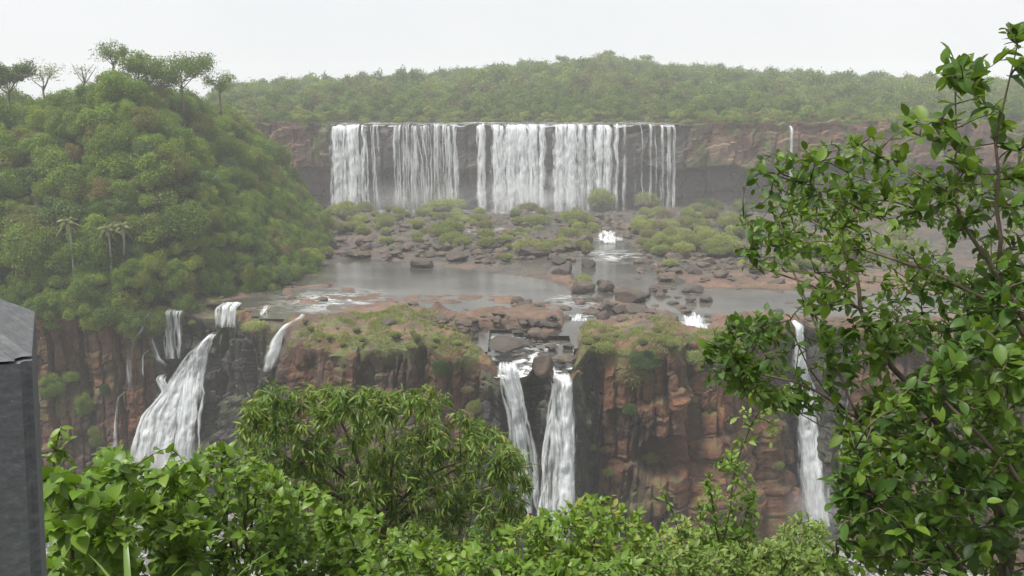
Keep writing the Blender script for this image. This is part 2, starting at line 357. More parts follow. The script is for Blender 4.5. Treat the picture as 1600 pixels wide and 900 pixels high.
CHAN = gp([(880, 496), (925, 496), (905, 520), (900, 548), (900, 596), (862, 598), (858, 566), (845, 552), (834, 568), (826, 590), (776, 590), (770, 566), (735, 548), (742, 522), (800, 520), (850, 532), (880, 520)], 38.0)
LEDGES = [gp([(640, 500), (760, 486), (900, 486), (915, 500), (870, 516), (800, 512), (730, 520)]), gp([(440, 500), (640, 500), (740, 520), (745, 575), (440, 565)], 38.0),
          gp([(905, 520), (1060, 520), (1200, 520), (1230, 540), (1100, 575), (905, 575)], 38.0), gp([(1110, 505), (1500, 505), (1500, 545), (1110, 530)])]
SHALLOW = gp([(425, 448), (520, 440), (600, 446), (640, 466), (600, 498), (430, 498)])
def chanZ(X, Y):                          # surface of the small channel that feeds the middle falls
    return np.interp(Y, [G(880, 592, 36.5)[1], G(860, 556, 37.5)[1], G(900, 520, 38.4)[1], G(900, 496, 39)[1]], [36.6, 37.6, 38.3, 39.0])
def bedH(X, Y):
    sd = Y-rimY(X)
    n1 = fbm(X/16, Y/16, 0, 4, 1); n2 = fbm(X/4.5, Y/4.5, 0, 4, 2); n3 = fbm(X/1.4, Y/1.4, 0, 3, 3)
    f1, f2, cid = worley(X/5.0+0.6*n2, Y/6.5+0.6*n1, 3)
    h = 0.32+0.5*n1+0.4*(cid-0.4)+0.22*n2 - 0.35*(1-sstep(0, 0.10, f2-f1))
    far = sstep(225, 255, Y); h = h + 0.35*np.maximum(n2, 0) + 0.25*np.floor(3*n1+2*n2)*0.5 + far*(0.15+1.7*n2+0.9*n3)
    h = h + 5.0*sstep(14, 2, upY(X)-Y)*sstep(95, 108, np.abs(X+8))*1.0
    for L in LEDGES: h = h + (1.15+0.9*n2)*sstep(-1.0, 2.0, polydist(X, Y, L)+2.5*n2)
    wn = 2.2*n2+1.2*n1
    pool = np.full(X.shape, -99.0)
    for p in POOLS: pool = np.maximum(pool, polydist(X, Y, p))
    k = sstep(-1.2, 1.6, pool+wn); h = h*(1-k)+(-0.9+0.5*n2)*k
    ksh = sstep(-2, 3, polydist(X, Y, SHALLOW)+3*n1); h = h*(1-ksh)+(0.02+0.42*n2+0.25*n1+0.1*n3)*ksh
    h = h + 0.06*n3 - 1.6*np.exp(-np.maximum(sd, 0)/2.6)
    z = ZR+h
    c = polydist(X, Y, CHAN)+0.9*n2; kc = sstep(-0.8, 1.0, c)
    return z*(1-kc)+(chanZ(X, Y)-0.55+0.7*np.maximum(n2, 0))*kc

# river bed between the falls
ys = np.concatenate([np.arange(128, 200, 0.42), np.arange(200, 262, 0.62), np.arange(262, 338, 0.95)])
xs = np.concatenate([np.arange(-190, -110, 1.6), np.arange(-110, 120, 0.62), np.arange(120, 330, 2.0)])
X, Y = np.meshgrid(xs, ys); Z = bedH(X, Y)
keep = (Y-rimY(X) > 0.9) & (Y < upY(X)+3)
Q = grid_quads(len(xs), len(ys)); Q = Q[keep.ravel()[Q].all(1)]
def compact(V, Q, *arrs):
    u, inv = np.unique(Q, return_inverse=True); return (V[u], inv.reshape(Q.shape)) + tuple(a[u] for a in arrs)
wet = np.clip(sstep(0.35, -0.25, Z-ZR)*0.6 + 1.0*sstep(190, 222, Y), 0, 1)*np.clip(0.85+0.7*fbm(X/6, Y/6, 0, 3, 12), 0, 1)
gr = np.zeros(X.shape)
GRASSY = [gp([(450, 545), (520, 510), (640, 500), (735, 535), (740, 568), (640, 565), (460, 572)], 38.0), gp([(905, 515), (1000, 512), (1060, 530), (1200, 535), (1190, 560), (1060, 575), (910, 575)], 38.3)]
for g in GRASSY: gr = np.maximum(gr, sstep(-1, 2.5, polydist(X, Y, g)))
V, Q2, wt, grm = compact(np.stack([X, Y, Z], -1).reshape(-1, 3), Q, wet.ravel(), gr.ravel())
tag(obj('river_bed', mesh_data('river_bed', V, None, Q2, M['bed'], True, {'wet': wt, 'moss': grm*0.5*sstep(0.36, 0.6, vnoise(V[:, 0]/3.0, V[:, 1]/3.0, 0, 69))})), kind='structure')

# water between the falls
xs2 = np.arange(-190, 330, 2.0); ys2 = np.arange(130, 330, 2.0); X, Y = np.meshgrid(xs2, ys2)
keep = (Y-rimY(X) > 1.6) & (polydist(X, Y, CHAN) < 3.0) & (Y < upY(X)+1)
Q = grid_quads(len(xs2), len(ys2)); Q = Q[keep.ravel()[Q].all(1)]
foam = np.zeros(X.shape)
for (a, b, r) in ((950, 372, 7), (820, 327, 18), (620, 330, 16), (700, 330, 16), (900, 327, 16), (1085, 512, 5), (760, 362, 9), (900, 470, 5), (960, 400, 8), (520, 332, 10), (520, 470, 9)):
    c = G(a, b, ZR); foam = np.maximum(foam, np.exp(-((X-c[0])**2+(Y-c[1])**2)/(r*r)))
V, Q2, fm = compact(np.stack([X, Y, np.full(X.shape, ZR)], -1).reshape(-1, 3), Q, foam.ravel())
tag(obj('river', mesh_data('river', V, None, Q2, M['river'], True, {'foam': fm})), kind='structure')
xs2 = np.arange(-14, 18, 0.4); ys2 = np.arange(132, 172, 0.4); X, Y = np.meshgrid(xs2, ys2)
keep = (Y-rimY(X) > -0.4) & (polydist(X, Y, CHAN) > -1.2)
Q = grid_quads(len(xs2), len(ys2)); Q = Q[keep.ravel()[Q].all(1)]
Zc = chanZ(X, Y)+0.12*fbm(X/1.5, Y/1.5, 0, 3, 9)
fo = np.clip(0.35+1.2*fbm(X/5, Y/5, 0, 3, 8)+sstep(152, 138, Y)*0.5, 0, 1)
V, Q2, fm = compact(np.stack([X, Y, Zc], -1).reshape(-1, 3), Q, fo.ravel())
tag(obj('river_channel', mesh_data('river_channel', V, None, Q2, M['rapid'], True, {'foam': fm})), kind='structure')

# lower cliff: a wall of jointed basalt under the river bed's edge
FALLX = []    # wet stretches: (x0, x1) in world X
for a, b in ((200, 300), (330, 376), (410, 446), (774, 830), (846, 908), (1228, 1300)):
    FALLX.append((G(a, 520, 38)[0], G(b, 520, 38)[0]))
seg = np.linalg.norm(np.diff(RIM, axis=0), axis=1); sacc = np.concatenate([[0], np.cumsum(seg)])
s0 = np.interp(-135, RIM[:, 0], sacc); s1 = np.interp(150, RIM[:, 0], sacc)
S = np.arange(s0, s1, 0.27); cx = np.interp(S, sacc, RIM[:, 0]); cyv = np.interp(S, sacc, RIM[:, 1])
ker = np.ones(9)/9; pad = lambda a: np.convolve(np.pad(a, 4, 'edge'), ker, 'valid')
cx, cyv = pad(cx), pad(cyv)
tx, ty = np.gradient(cx), np.gradient(cyv); L_ = np.hypot(tx, ty); nx, ny = ty/L_, -tx/L_      # outward (towards the gorge)
ntop = 22; tt = np.concatenate([np.linspace(-5, 0, ntop), np.arange(0.27, 42, 0.27)]); nv = len(tt)
Sg, Tg = np.meshgrid(S, tt); CX, TG = np.meshgrid(cx, tt); CY, _ = np.meshgrid(cyv, tt); NX, _ = np.meshgrid(nx, tt); NY, _ = np.meshgrid(ny, tt)
down = np.maximum(TG, 0)
wob = fbm(Sg/9, TG/12, 0, 3, 20)
wob2 = fbm(Sg/2.5, TG/4, 0, 3, 22)
def blocks(cw, ch, seed, warp):
    u = Sg/cw+0.6*warp*wob+0.10*wob2; cu = np.floor(u); fu_ = u-cu
    v = TG/ch*(0.7+0.7*_h(cu, cu*0, cu*0, seed))+_h(cu, cu*0+1, cu*0, seed)*5+0.08*wob2+0.16*(fu_-0.5); cv = np.floor(v); fv_ = v-cv
    return _h(cu, cv, cu*0, seed+1), np.minimum(fu_, 1-fu_)*cw, np.minimum(fv_, 1-fv_)*ch, _h(cu, cu*0+3, cu*0, seed+2)
c1, e1, h1, k1 = blocks(5.5, 9.0, 210, 0.7); c2, e2, h2, k2 = blocks(2.1, 3.2, 220, 0.9); c3, e3, h3, k3 = blocks(0.9, 1.3, 230, 1.0)
rid = 1-np.abs(2*vnoise(Sg/5, TG/7, 0, 31)-1); rid2 = 1-np.abs(2*vnoise(Sg/1.7+wob, TG/2.2, 0, 32)-1)
disp = 3.0*fbm(Sg/20, TG/30, 0, 3, 30) + 2.4*(c1-0.5) + 1.4*(k1-0.5) - 2.2*(k1 > 0.5)*(1-sstep(0.0, 0.75, e1)) - 0.4*(1-sstep(0, 0.3, h1)) + 1.1*(c2-0.5) - 0.9*(k2 > 0.5)*(1-sstep(0, 0.32, e2)) - 0.5*(k2 < 0.6)*(1-sstep(0, 0.25, h2)) + 0.2*(c3-0.5) - 1.0*rid**6 - 0.25*rid2**5 + 0.20*fbm(Sg/1.0, TG/1.2, 0, 4, 33)
for zb, am in ((7.5, 0.9), (15, 1.1), (24, 1.4), (32, 1.6)): disp = disp + am*sstep(-0.5, 0.6, TG-zb-2.6*wob-0.6*wob2)*sstep(0.35, 0.6, vnoise(Sg/14, zb, 0, 34))
disp = disp*sstep(0.2, 3.5, down) + 0.10*down
cav = np.array(G(1035, 690, 20.0)); cs = np.interp(PD(1033, 690, 136)[0], cx, S)
rr_ = np.hypot((Sg-cs)/3.6, (TG-17.2)/3.9); disp = disp - 7.0*sstep(1.05, 0.75, rr_+0.25*wob)          # the hollow in the right-hand face
cvx = CX + NX*np.where(TG < 0, TG, disp); cvy = CY + NY*np.where(TG < 0, TG, disp)
zt = bedH(cvx[:ntop], cvy[:ntop])
ZZ = np.empty(TG.shape); ZZ[:ntop] = zt + 0.05*sstep(-5, -3.5, TG[:ntop]) - 0.3*sstep(-3.6, -5, TG[:ntop])
lipz = ZZ[ntop-1]
ZZ[ntop:] = lipz[None, :] - TG[ntop:] - 0.12*fbm(Sg[ntop:]/0.9, TG[ntop:]/0.9, 0, 2, 35)
wetc = np.zeros(TG.shape)
for a, b in FALLX:
    e = 1.1+0.06*down
    wetc = np.maximum(wetc, sstep(a-e-2.2, a-e+0.6, CX+0.8*wob)*sstep(b+e+2.2, b+e-0.6, CX+0.8*wob))
wetc *= sstep(-1.0, 1.5, TG)
wetc = np.maximum(wetc, 0.55*sstep(0.45, 0.7, vnoise(Sg/6, TG/40, 0, 61)))
gg = np.zeros(TG.shape)
for g in GRASSY: gg = np.maximum(gg, sstep(-3.5, 1.0, polydist(CX, CY, g)))
moss = 0.75*gg*sstep(3.0, 0.0, down+4*wob+2*wob2)*sstep(0.35, 0.6, vnoise(Sg/3, TG/3, 0, 64)) + 0.35*sstep(0.5, 0.75, vnoise(Sg/7, TG/8, 0, 62))
tag(obj('lower_cliff', mesh_data('lower_cliff', np.stack([cvx, cvy, ZZ], -1).reshape(-1, 3), None, grid_quads(len(S), nv)[:, ::-1], M['cliff'], False, {'wet': wetc.ravel(), 'moss': moss.ravel()})), kind='structure')
def cliffY(x, down_):                     # a point just in front of the lower cliff
    sel = (np.abs(CLX-x) < 1.3) & (np.abs(CLZ-(37.8-down_)) < 1.3)
    return float(np.percentile(CLY[sel], 4)) if sel.any() else float(rimY(x))-0.1*down_
CLX, CLY, CLZ = cvx[ntop:].ravel(), cvy[ntop:].ravel(), ZZ[ntop:].ravel()

# upper cliff, its foot hollowed out under a hard upper layer
S = np.arange(-300, 420, 0.75); tt = np.arange(-4, 34, 0.5); Sg, TG = np.meshgrid(S, tt)
down = np.maximum(TG, 0); wob = fbm(Sg/10, TG/10, 0, 3, 41)
wob2 = fbm(Sg/4, TG/5, 0, 3, 43)
c1, e1, h1, k1 = blocks(8, 9.0, 310, 0.7); c2, e2, h2, k2 = blocks(3.0, 3.4, 320, 0.9)
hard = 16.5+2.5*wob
disp = 1.5*(c1-0.5)-0.9*(k1 > 0.5)*(1-sstep(0, 0.8, e1)) + 0.8*(c2-0.5) + 0.9*wob + 0.6*wob2
disp = disp*sstep(0.2, 2.5, down) - 5.0*sstep(hard-1.5, hard+1.5, down) + 6.5*sstep(27.5, 32, down)*(0.6+wob)
UY = upY(Sg) - np.where(TG < 0, TG, disp)
zlip = ZB + 1.3*fbm(Sg/4, 1.0, 0, 3, 46) + np.where((Sg > -66) & (Sg < 60), -0.15, 1.1*sstep(0, 14, np.where(Sg < 0, -66-Sg, Sg-60)))
ZZ = zlip - down - 0.2*sstep(-2.5, -4, TG)
wetu = sstep(-72, -64, Sg+2*wob)*sstep(68, 60, Sg+2*wob)*0.9
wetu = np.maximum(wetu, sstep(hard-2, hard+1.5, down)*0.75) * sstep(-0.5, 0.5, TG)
mossu = 0.9*sstep(0.52, 0.7, vnoise(Sg/4, TG/9, 0, 63))*sstep(hard+1, hard-2, down)*(1-0.7*sstep(-72, -64, Sg)*sstep(68, 60, Sg))
tag(obj('upper_cliff', mesh_data('upper_cliff', np.stack([Sg, UY, ZZ], -1).reshape(-1, 3), None, grid_quads(len(S), len(tt))[:, ::-1], M['cliff_far'], False, {'wet': wetu.ravel(), 'moss': mossu.ravel()})), kind='structure')

# land above the upper falls, rising to the far ridge and on to the horizon
RX = [-1400, -400, -188, -90, -9, 67, 134, 201, 290, 420, 700, 1400]; RZ = [72, 72, 72, 77, 85.5, 90, 85.5, 80, 76, 75, 73, 72]
def topH(X, Y):
    X = np.asarray(X, float); Y = np.asarray(Y, float)
    k = sstep(370, 640, Y); return (ZB-0.1)*(1-k)+np.interp(X*640/np.maximum(Y, 500), RX, RZ)*k + 2.5*fbm(X/60, Y/60, 0, 3, 50)*sstep(380, 500, Y) + 0.35*fbm(X/7, Y/7, 0, 3, 51)
xs = np.concatenate([np.linspace(-1400, -300, 30)[:-1], np.arange(-300, 420, 3), np.linspace(420, 1400, 30)])
ys = np.concatenate([np.arange(0, 90, 3), np.linspace(92, 1200, 60)])
Xg, R = np.meshgrid(xs, ys); Yg = np.interp(Xg, UPX, UPY)+2.8+R
Zg = topH(Xg, Yg)
tag(obj('upper_ground', mesh_data('upper_ground', np.stack([Xg, Yg, Zg], -1).reshape(-1, 3), None, grid_quads(len(xs), len(ys)), M['soil'])), kind='structure')
Xg, R = np.meshgrid(np.arange(-67, 60, 1.5), np.arange(-1.5, 40, 1.5)); Yg = upY(Xg)+R+1.2
tag(obj('upper_river', mesh_data('upper_river', np.stack([Xg, Yg, np.full(Xg.shape, ZB+0.02)], -1).reshape(-1, 3), None, grid_quads(Xg.shape[1], Xg.shape[0]), M['rapid'], True, {'foam': np.clip(0.25+1.2*fbm(Xg/9, Yg/9, 0, 3, 52), 0, 1).ravel()})), kind='structure')

# wooded hill on the left, the slope under the viewpoint and the bottom of the gorge
xs = np.arange(-330, -40, 1.25); ys = np.arange(160, 312, 1.25); X, Y = np.meshgrid(xs, ys); Z = hillH(X, Y)
keep = (polydist(X, Y, HILL) > -8) & (Y-rimY(X) > 0.5)
Q = grid_quads(len(xs), len(ys)); Q = Q[keep.ravel()[Q].all(1)]; V, Q2 = compact(np.stack([X, Y, Z], -1).reshape(-1, 3), Q)
tag(obj('left_hill', mesh_data('left_hill', V, None, Q2, M['soil'])), kind='structure')
def slopeH(X, Y):
    r = np.asarray(Y, float) + 0.12*np.abs(X)*0
    z = np.interp(r, [-40, 1.5, 2.6, 12, 40, 85, 400], [78.25, 78.25, 77.4, 69.5, 42, 0.3, 0.3])
    return z + 0.4*fbm(np.asarray(X)/3, r/3, 0, 3, 55)*sstep(2.5, 5, r)
xs = np.concatenate([np.linspace(-400, -20, 40)[:-1], np.arange(-20, 20, 0.6), np.linspace(20, 400, 40)]); ys = np.concatenate([np.arange(-30, 20, 0.7), np.arange(20, 205, 3.0)])
X, Y = np.meshgrid(xs, ys)
tag(obj('gorge_slope', mesh_data('gorge_slope', np.stack([X, Y, slopeH(X, Y)], -1).reshape(-1, 3), None, grid_quads(len(xs), len(ys)), M['soil'])), kind='structure')
X, Y = np.meshgrid(np.arange(-300, 300, 4.0), np.arange(70, 200, 4.0))
tag(obj('gorge_river', mesh_data('gorge_river', np.stack([X, Y, np.full(X.shape, 1.2)], -1).reshape(-1, 3), None, grid_quads(X.shape[1], X.shape[0]), M['rapid'], True, {'foam': np.full(X.size, 0.4)})), kind='structure')

# ------------------------------------------------------------------ waterfalls
def fall_strip(path, width, normal, bulge, dens, nu=9, name='strand', mat=None, parent=None, seed=0, wob=0.15, step=0.6, endfade=0.0):
    """a sheet of falling water along a centre path; rounded towards `normal`, its edges wavering"""
    P = np.asarray(path, float); wd = np.asarray(width, float)
    sl = np.concatenate([[0], np.cumsum(np.linalg.norm(np.diff(P, axis=0), axis=1))]); n = max(6, int(sl[-1]/step))
    q = np.linspace(0, sl[-1], n); C = np.stack([np.interp(q, sl, P[:, i]) for i in range(3)], -1); W = np.interp(q, sl, wd)
    if n > 8:
        for i in range(3): C[2:-2, i] = (C[:-4, i]+C[1:-3, i]+C[2:-2, i]+C[3:-1, i]+C[4:, i])/5
    N = unit(np.asarray(normal, float)); side = unit(np.cross(N, np.array([0, 0, 1.])))
    u = np.linspace(-1, 1, nu); U, Qq = np.meshgrid(u, q)
    off = U*W[:, None]/2*(1+0.25*fbm(Qq/3+seed*7.3, U*1.5+seed, 0, 2, 70)) + wob*fbm(Qq/4+seed*3.1, seed*1.3, 0, 2, 71)
    dep = bulge*(1-U**2)*np.minimum(1, W[:, None]/2) + 0.7*min(1, bulge)*fbm(Qq/1.6, U*W[:, None]*0.8+seed*5, 0, 3, 72)
    V = C[:, None, :] + side*off[..., None] + N*dep[..., None]
    dn = np.broadcast_to(np.interp(q, [0, sl[-1]], dens if hasattr(dens, '__len__') else [dens, dens])[:, None], U.shape) - 0.62*np.abs(U)**1.8 - 0.5*sstep(0.86, 1.0, Qq/sl[-1])*endfade - 0.25*sstep(0.06, 0.0, Qq/sl[-1])
    uv = np.stack([(U+1)/2*W[:, None]+seed*13.7, Qq+seed*5.1], -1).reshape(-1, 2)
    me = mesh_data(name, V.reshape(-1, 3), None, grid_quads(nu, n), mat, True, {'dens': dn.ravel()}, uv)
    return me

def far_fall(label, group, strands, mat='fallA', seed=0):
    """strands: (px top, px bottom, px width, density) on the upper cliff"""
    X0 = PD(strands[0][0], 196, 327)[0]; base = np.array([X0, float(upY(X0))-2, ZR])
    root = empty('waterfall', base); tag(root, label, 'waterfall', group)
    rf = random.Random(seed*91+5); fine = []
    for a, b, wpx, de in strands:
        de += (0.16 if mat == 'fallB' else 0.09); fine.append((a, b, wpx, de-(0.06 if wpx > 9 else 0)))
        if 9 < wpx < 40:
            for _ in range(int(wpx/4.5)):
                o = rf.uniform(-.46, .46)*wpx; fine.append((a+o, b+o*1.12+rf.uniform(-.6, .6), rf.uniform(1.8, 4.5), de+rf.uniform(-.12, .18)))
    for i, (a, b, wpx, de) in enumerate(fine):
        xa, xb = PD(a, 196, 326)[0], PD(b, 320, 324)[0]; wm = wpx*326/F/cp*1.0
        y0 = float(upY(xa)); zt = ZB+0.15+0.8*float(fbm(xa/2.5, 4.0, 0, 2, 47))
        fr = np.linspace(0, 1, 14); drop = fr**1.35*(ZB-ZR+0.3)
        yy = y0-0.9-2.6*np.sqrt(fr)*rf.uniform(0.75, 1.0)-rf.uniform(0.7, 1.7)*fr
        path = np.stack([xa+(xb-xa)*fr, yy, zt-drop], -1)
        path = np.concatenate([[[xa, y0+1.6, zt+0.02], [xa, y0-0.1, zt+0.04]], path])
        wd = np.concatenate([[wm, wm], wm*(0.85+0.35*fr)])
        me = fall_strip(path, wd, (0, -1, 0.15), 0.8, [de, de-0.05], max(5, int(wm*2.2)), 'strand', M[mat], None, seed+i*1.37, 0.5, 0.8, 0.5)
        me.transform(Matrix.Translation(-Vector(base))); obj('strand', me, root)
    return root
GF = 'falls of the upper tier'
far_fall('strong white waterfall at the left end of the upper falls', GF, [(526, 530, 24, .74), (552, 556, 22, .68), (541, 545, 14, .5), (568, 572, 10, .5)], 'fallB', 1)
far_fall('thin curving waterfall, second from the left of the upper falls', GF, [(584, 592, 11, .52), (590, 597, 7, .42)], 'fallA', 2)
far_fall('wide thin veil of water left of the dark gap in the upper falls', GF, [(618, 622, 14, .55), (632, 634, 18, .58), (648, 650, 18, .5), (664, 665, 18, .48), (682, 684, 22, .58), (700, 705, 20, .64), (712, 716, 10, .6), (655, 660, 90, .36)], 'fallA', 3)
far_fall('single strong column of water right of the dark gap in the upper falls', GF, [(752, 753, 13, .72), (746, 747, 6, .5)], 'fallB', 4)
far_fall('broad thundering white sheet in the middle of the upper falls', GF, [(778, 781, 24, .66), (798, 800, 22, .70), (816, 817, 20, .66), (834, 834, 20, .68), (848, 847, 12, .66), (812, 812, 84, .5)], 'fallB', 5)
far_fall('bright white curtain right of the middle of the upper falls', GF, [(874, 874, 22, .66), (892, 892, 20, .74), (908, 909, 16, .60), (888, 888, 58, .48)], 'fallB', 6)
far_fall('pleated white waterfall above the large grassy boulder', GF, [(922, 920, 14, .68), (938, 936, 16, .66), (951, 949, 12, .70), (963, 961, 9, .58), (940, 940, 54, .42)], 'fallB', 7)
far_fall('thin thread of water between the bright curtains and the right strands', GF, [(976, 974, 7, .66), (991, 991, 4, .42), (1002, 1002, 4, .4)], 'fallA', 8)
far_fall('pair of fine threads in front of the mossy wall', GF, [(1016, 1014, 6, .62), (1024, 1024, 4, .42)], 'fallA', 9)
far_fall('bundle of pale strands at the right end of the upper falls', GF, [(1034, 1033, 8, .62), (1045, 1043, 9, .6), (1053, 1051, 7, .58)], 'fallA', 10)

def low_fall(label, strands, mat='fallB', seed=0, group='falls of the lower tier'):
    """strands: list of [(px, py, width px)...], distance read from the lower cliff; extra = metres in front of it"""
    first = strands[0][0]; px0, py0, _ = first[0]
    rim0 = G(px0, py0, 37.8)
    base = np.array([rim0[0], rim0[1]-1, 20.0]); root = empty('waterfall', base); tag(root, label, 'waterfall', group)
    for i, (pts, extra, de) in enumerate(strands):
        path = []; wd = []
        for k, (a, b, wp) in enumerate(pts):
            x = G(a, b, 38)[0]; Yr = float(rimY(PD(a, b, 150)[0]))
            for _ in range(7):
                p = PD(a, b, Yr); dz = max(0, 37.8-p[2]); Yr = 0.5*Yr+0.5*(cliffY(p[0], dz)-0.35*extra-0.3)
            if path: Yr = min(Yr, path[-1][1]-0.05)
            p = PD(a, b, Yr); path.append(p); wd.append(wp*Yr/F)
        path = np.array(path)
        lead = path[0]+np.array([0, 1.6+extra, 0.12]); path = np.concatenate([[lead], path]); wd = [wd[0]]+wd
        rf = random.Random(seed+i*3)
        if max(wd) > 2.6:
            for j in range(int(4+max(wd)*0.9)):
                o = rf.uniform(-.5, .5); pj = path+np.outer(np.array(wd)*o, [1, 0, 0])+np.array([0, -rf.uniform(0.1, 0.6), 0]); k0 = rf.choice([0, 0, 1]); wj = [x*rf.uniform(0.1, 0.22)+0.15 for x in wd]
                mj = fall_strip(pj[k0:], wj[k0:], (0, -1, 0.25), 0.4, rf.uniform(.45, .8), 6, 'strand', M[mat], None, seed+i*2.1+j*0.77, 0.7, 0.35, 0.5); mj.transform(Matrix.Translation(-Vector(base))); obj('strand', mj, root)
        me = fall_strip(path, wd, (0, -1, 0.25), 0.9, [x+0.02 for x in (de if hasattr(de, '__len__') else [de, de])], max(6, int(max(wd)*2.6)), 'strand', M[mat], None, seed+i*2.1, 0.2, 0.35, 0.4)
        me.transform(Matrix.Translation(-Vector(base))); obj('strand', me, root)
    return root
low_fall('big foaming white cascade sliding down the left gorge wall', [
    ([(328, 526, 10), (312, 548, 30), (290, 590, 66), (268, 640, 80), (255, 700, 84), (248, 760, 86), (244, 800, 88)], 2.4, (.62, .72)),
    ([(318, 540, 14), (304, 580, 36), (296, 630, 44), (290, 690, 44), (280, 760, 46)], 2.9, .66),
    ([(268, 610, 20), (240, 650, 34), (228, 700, 38), (222, 760, 40)], 2.8, .68),
    ([(252, 590, 14), (262, 612, 22), (250, 650, 26)], 2.2, .5)], 'fallB', 21)
low_fall('thin curtain of water under the trees above the big left cascade', [
    ([(266, 487, 22), (268, 520, 24), (272, 560, 30)], 0.9, .52), ([(283, 488, 12), (284, 520, 13), (282, 560, 18)], 1.0, .56), ([(259, 487, 5), (262, 525, 6), (266, 556, 7)], 1.1, .6)], 'fallA', 22)
low_fall('narrow stepped trickle leftmost on the gorge wall', [
    ([(229, 494, 10), (224, 516, 12), (208, 530, 13), (203, 560, 17), (203, 608, 15)], 3.0, .66), ([(232, 516, 9), (238, 532, 12), (246, 560, 14), (258, 572, 20)], 3.0, .62), ([(224, 555, 6), (225, 590, 8)], 3.0, .6)], 'fallA', 23)
low_fall('slender plume low on the left gorge wall', [([(184, 622, 5), (183, 650, 7), (181, 690, 13), (180, 715, 22)], 2.0, .55)], 'fallA', 24)
low_fall('short square waterfall dropping off the ledge above the left gorge', [
    ([(355, 480, 32), (354, 494, 34), (352, 511, 34)], 2.2, .56), ([(362, 480, 12), (361, 496, 13), (360, 511, 14)], 2.3, .66), ([(343, 482, 8), (343, 511, 9)], 2.3, .6)], 'fallB', 25)
low_fall('slanting white fall in the cleft left of the grassy block', [
    ([(470, 497, 10), (446, 510, 18), (434, 530, 20), (425, 556, 24), (418, 580, 22)], 1.0, .62), ([(442, 514, 8), (434, 540, 12), (424, 576, 12)], 1.3, .66)], 'fallB', 26)
low_fall('left of the two white falls in the middle cleft', [
    ([(794, 574, 28), (798, 600, 30), (808, 640, 32), (815, 690, 38), (818, 740, 44), (820, 800, 46)], 1.2, .60), ([(781, 576, 6), (788, 604, 12), (806, 640, 18), (814, 700, 22)], 1.5, .66)], 'fallB', 27)
low_fall('right of the two white falls in the middle cleft', [
    ([(881, 592, 32), (880, 630, 36), (884, 680, 38), (884, 740, 40), (882, 800, 42), (880, 850, 44)], 1.2, .68), ([(868, 604, 8), (865, 650, 14), (862, 700, 22), (860, 760, 28), (858, 830, 32)], 0.9, .52), ([(888, 600, 16), (886, 660, 22), (888, 740, 28), (886, 810, 30)], 1.8, .74)], 'fallB', 28)
low_fall('tall waterfall behind the leaves of the right tree', [
    ([(1246, 508, 18), (1248, 560, 24), (1254, 620, 50), (1262, 680, 50), (1268, 740, 52), (1276, 820, 60)], 1.6, .60), ([(1250, 512, 8), (1252, 600, 16), (1258, 690, 22), (1266, 760, 30), (1272, 830, 40)], 2.2, .70), ([(1238, 600, 12), (1236, 640, 16)], 1.4, .56)], 'fallB', 29)
low_fall('thin ribbon of water right of the tall waterfall behind leaves', [([(1338, 524, 6), (1330, 580, 10), (1316, 660, 12), (1308, 745, 16)], 1.4, .52)], 'fallA', 30)
def cascade(px, py, wpx, hpx, label, seed, z=ZR):
    """a short tumbling step of white water in the river"""
    c = G(px, py+hpx/2, z-0.3); D = c[1]; wm = wpx*D/F; hz = hpx*D/F*0.9
    base = c.copy(); root = empty('cascade', base); tag(root, label, 'cascade', 'small cascades in the river')
    for i in range(2):
        nx_, ny_ = 26, 22; U, Vv = np.meshgrid(np.linspace(-1, 1, nx_), np.linspace(0, 1, ny_)); run = 2.6*hz+0.8
        n_ = fbm(U*2.2+seed, Vv*3+i*4.0, 0, 3, seed); st = np.floor(Vv*3+0.7*n_)/3*0.7+Vv*0.3
        xx = U*wm*0.5*(0.8+0.35*Vv)*(1+0.3*n_)+0.15*wm*n_; zz = hz*(1-np.clip(st, 0, 1))+0.12+0.35*hz*fbm(U*5+seed, Vv*5+i, 0, 3, seed+1)+0.06*i
        dn = 0.62-0.1*i+0.7*n_-0.75*np.abs(U)**2.2-0.6*np.abs(2*Vv-1)**4
        obj('water', mesh_data('water', np.stack([xx, run*(0.6-Vv)+0.2*i, zz], -1).reshape(-1, 3), None, grid_quads(nx_, ny_)[:, ::-1], M['fallB'], True, {'dens': dn.ravel()}, np.stack([xx*1.2+seed, run*Vv*3], -1).reshape(-1, 2)), root)
cascade(950, 372, 40, 16, 'white cascade between dark boulders below the upper falls', 41)
cascade(1086, 510, 44, 26, 'white cascade behind the flat red block near the right tree', 42)
cascade(886, 548, 34, 14, 'white cascade just above the right middle fall', 43, 37.9)
cascade(414, 486, 14, 12, 'tiny white spill on the red ledge at left', 44)
cascade(905, 500, 26, 10, 'small white riffle under the grass topped boulder', 45, 38.8)
cascade(655, 183, 22, 5, 'white rapid on the river above the dark gap', 46, ZB)
cascade(745, 181, 26, 4, 'white rapid upstream of the single column fall', 47, ZB)
# a little fall seeping from the right end of the upper cliff
far_fall('small isolated spout high on the brown cliff far right', GF, [(1234, 1232, 8, .62)], 'fallA', 12)

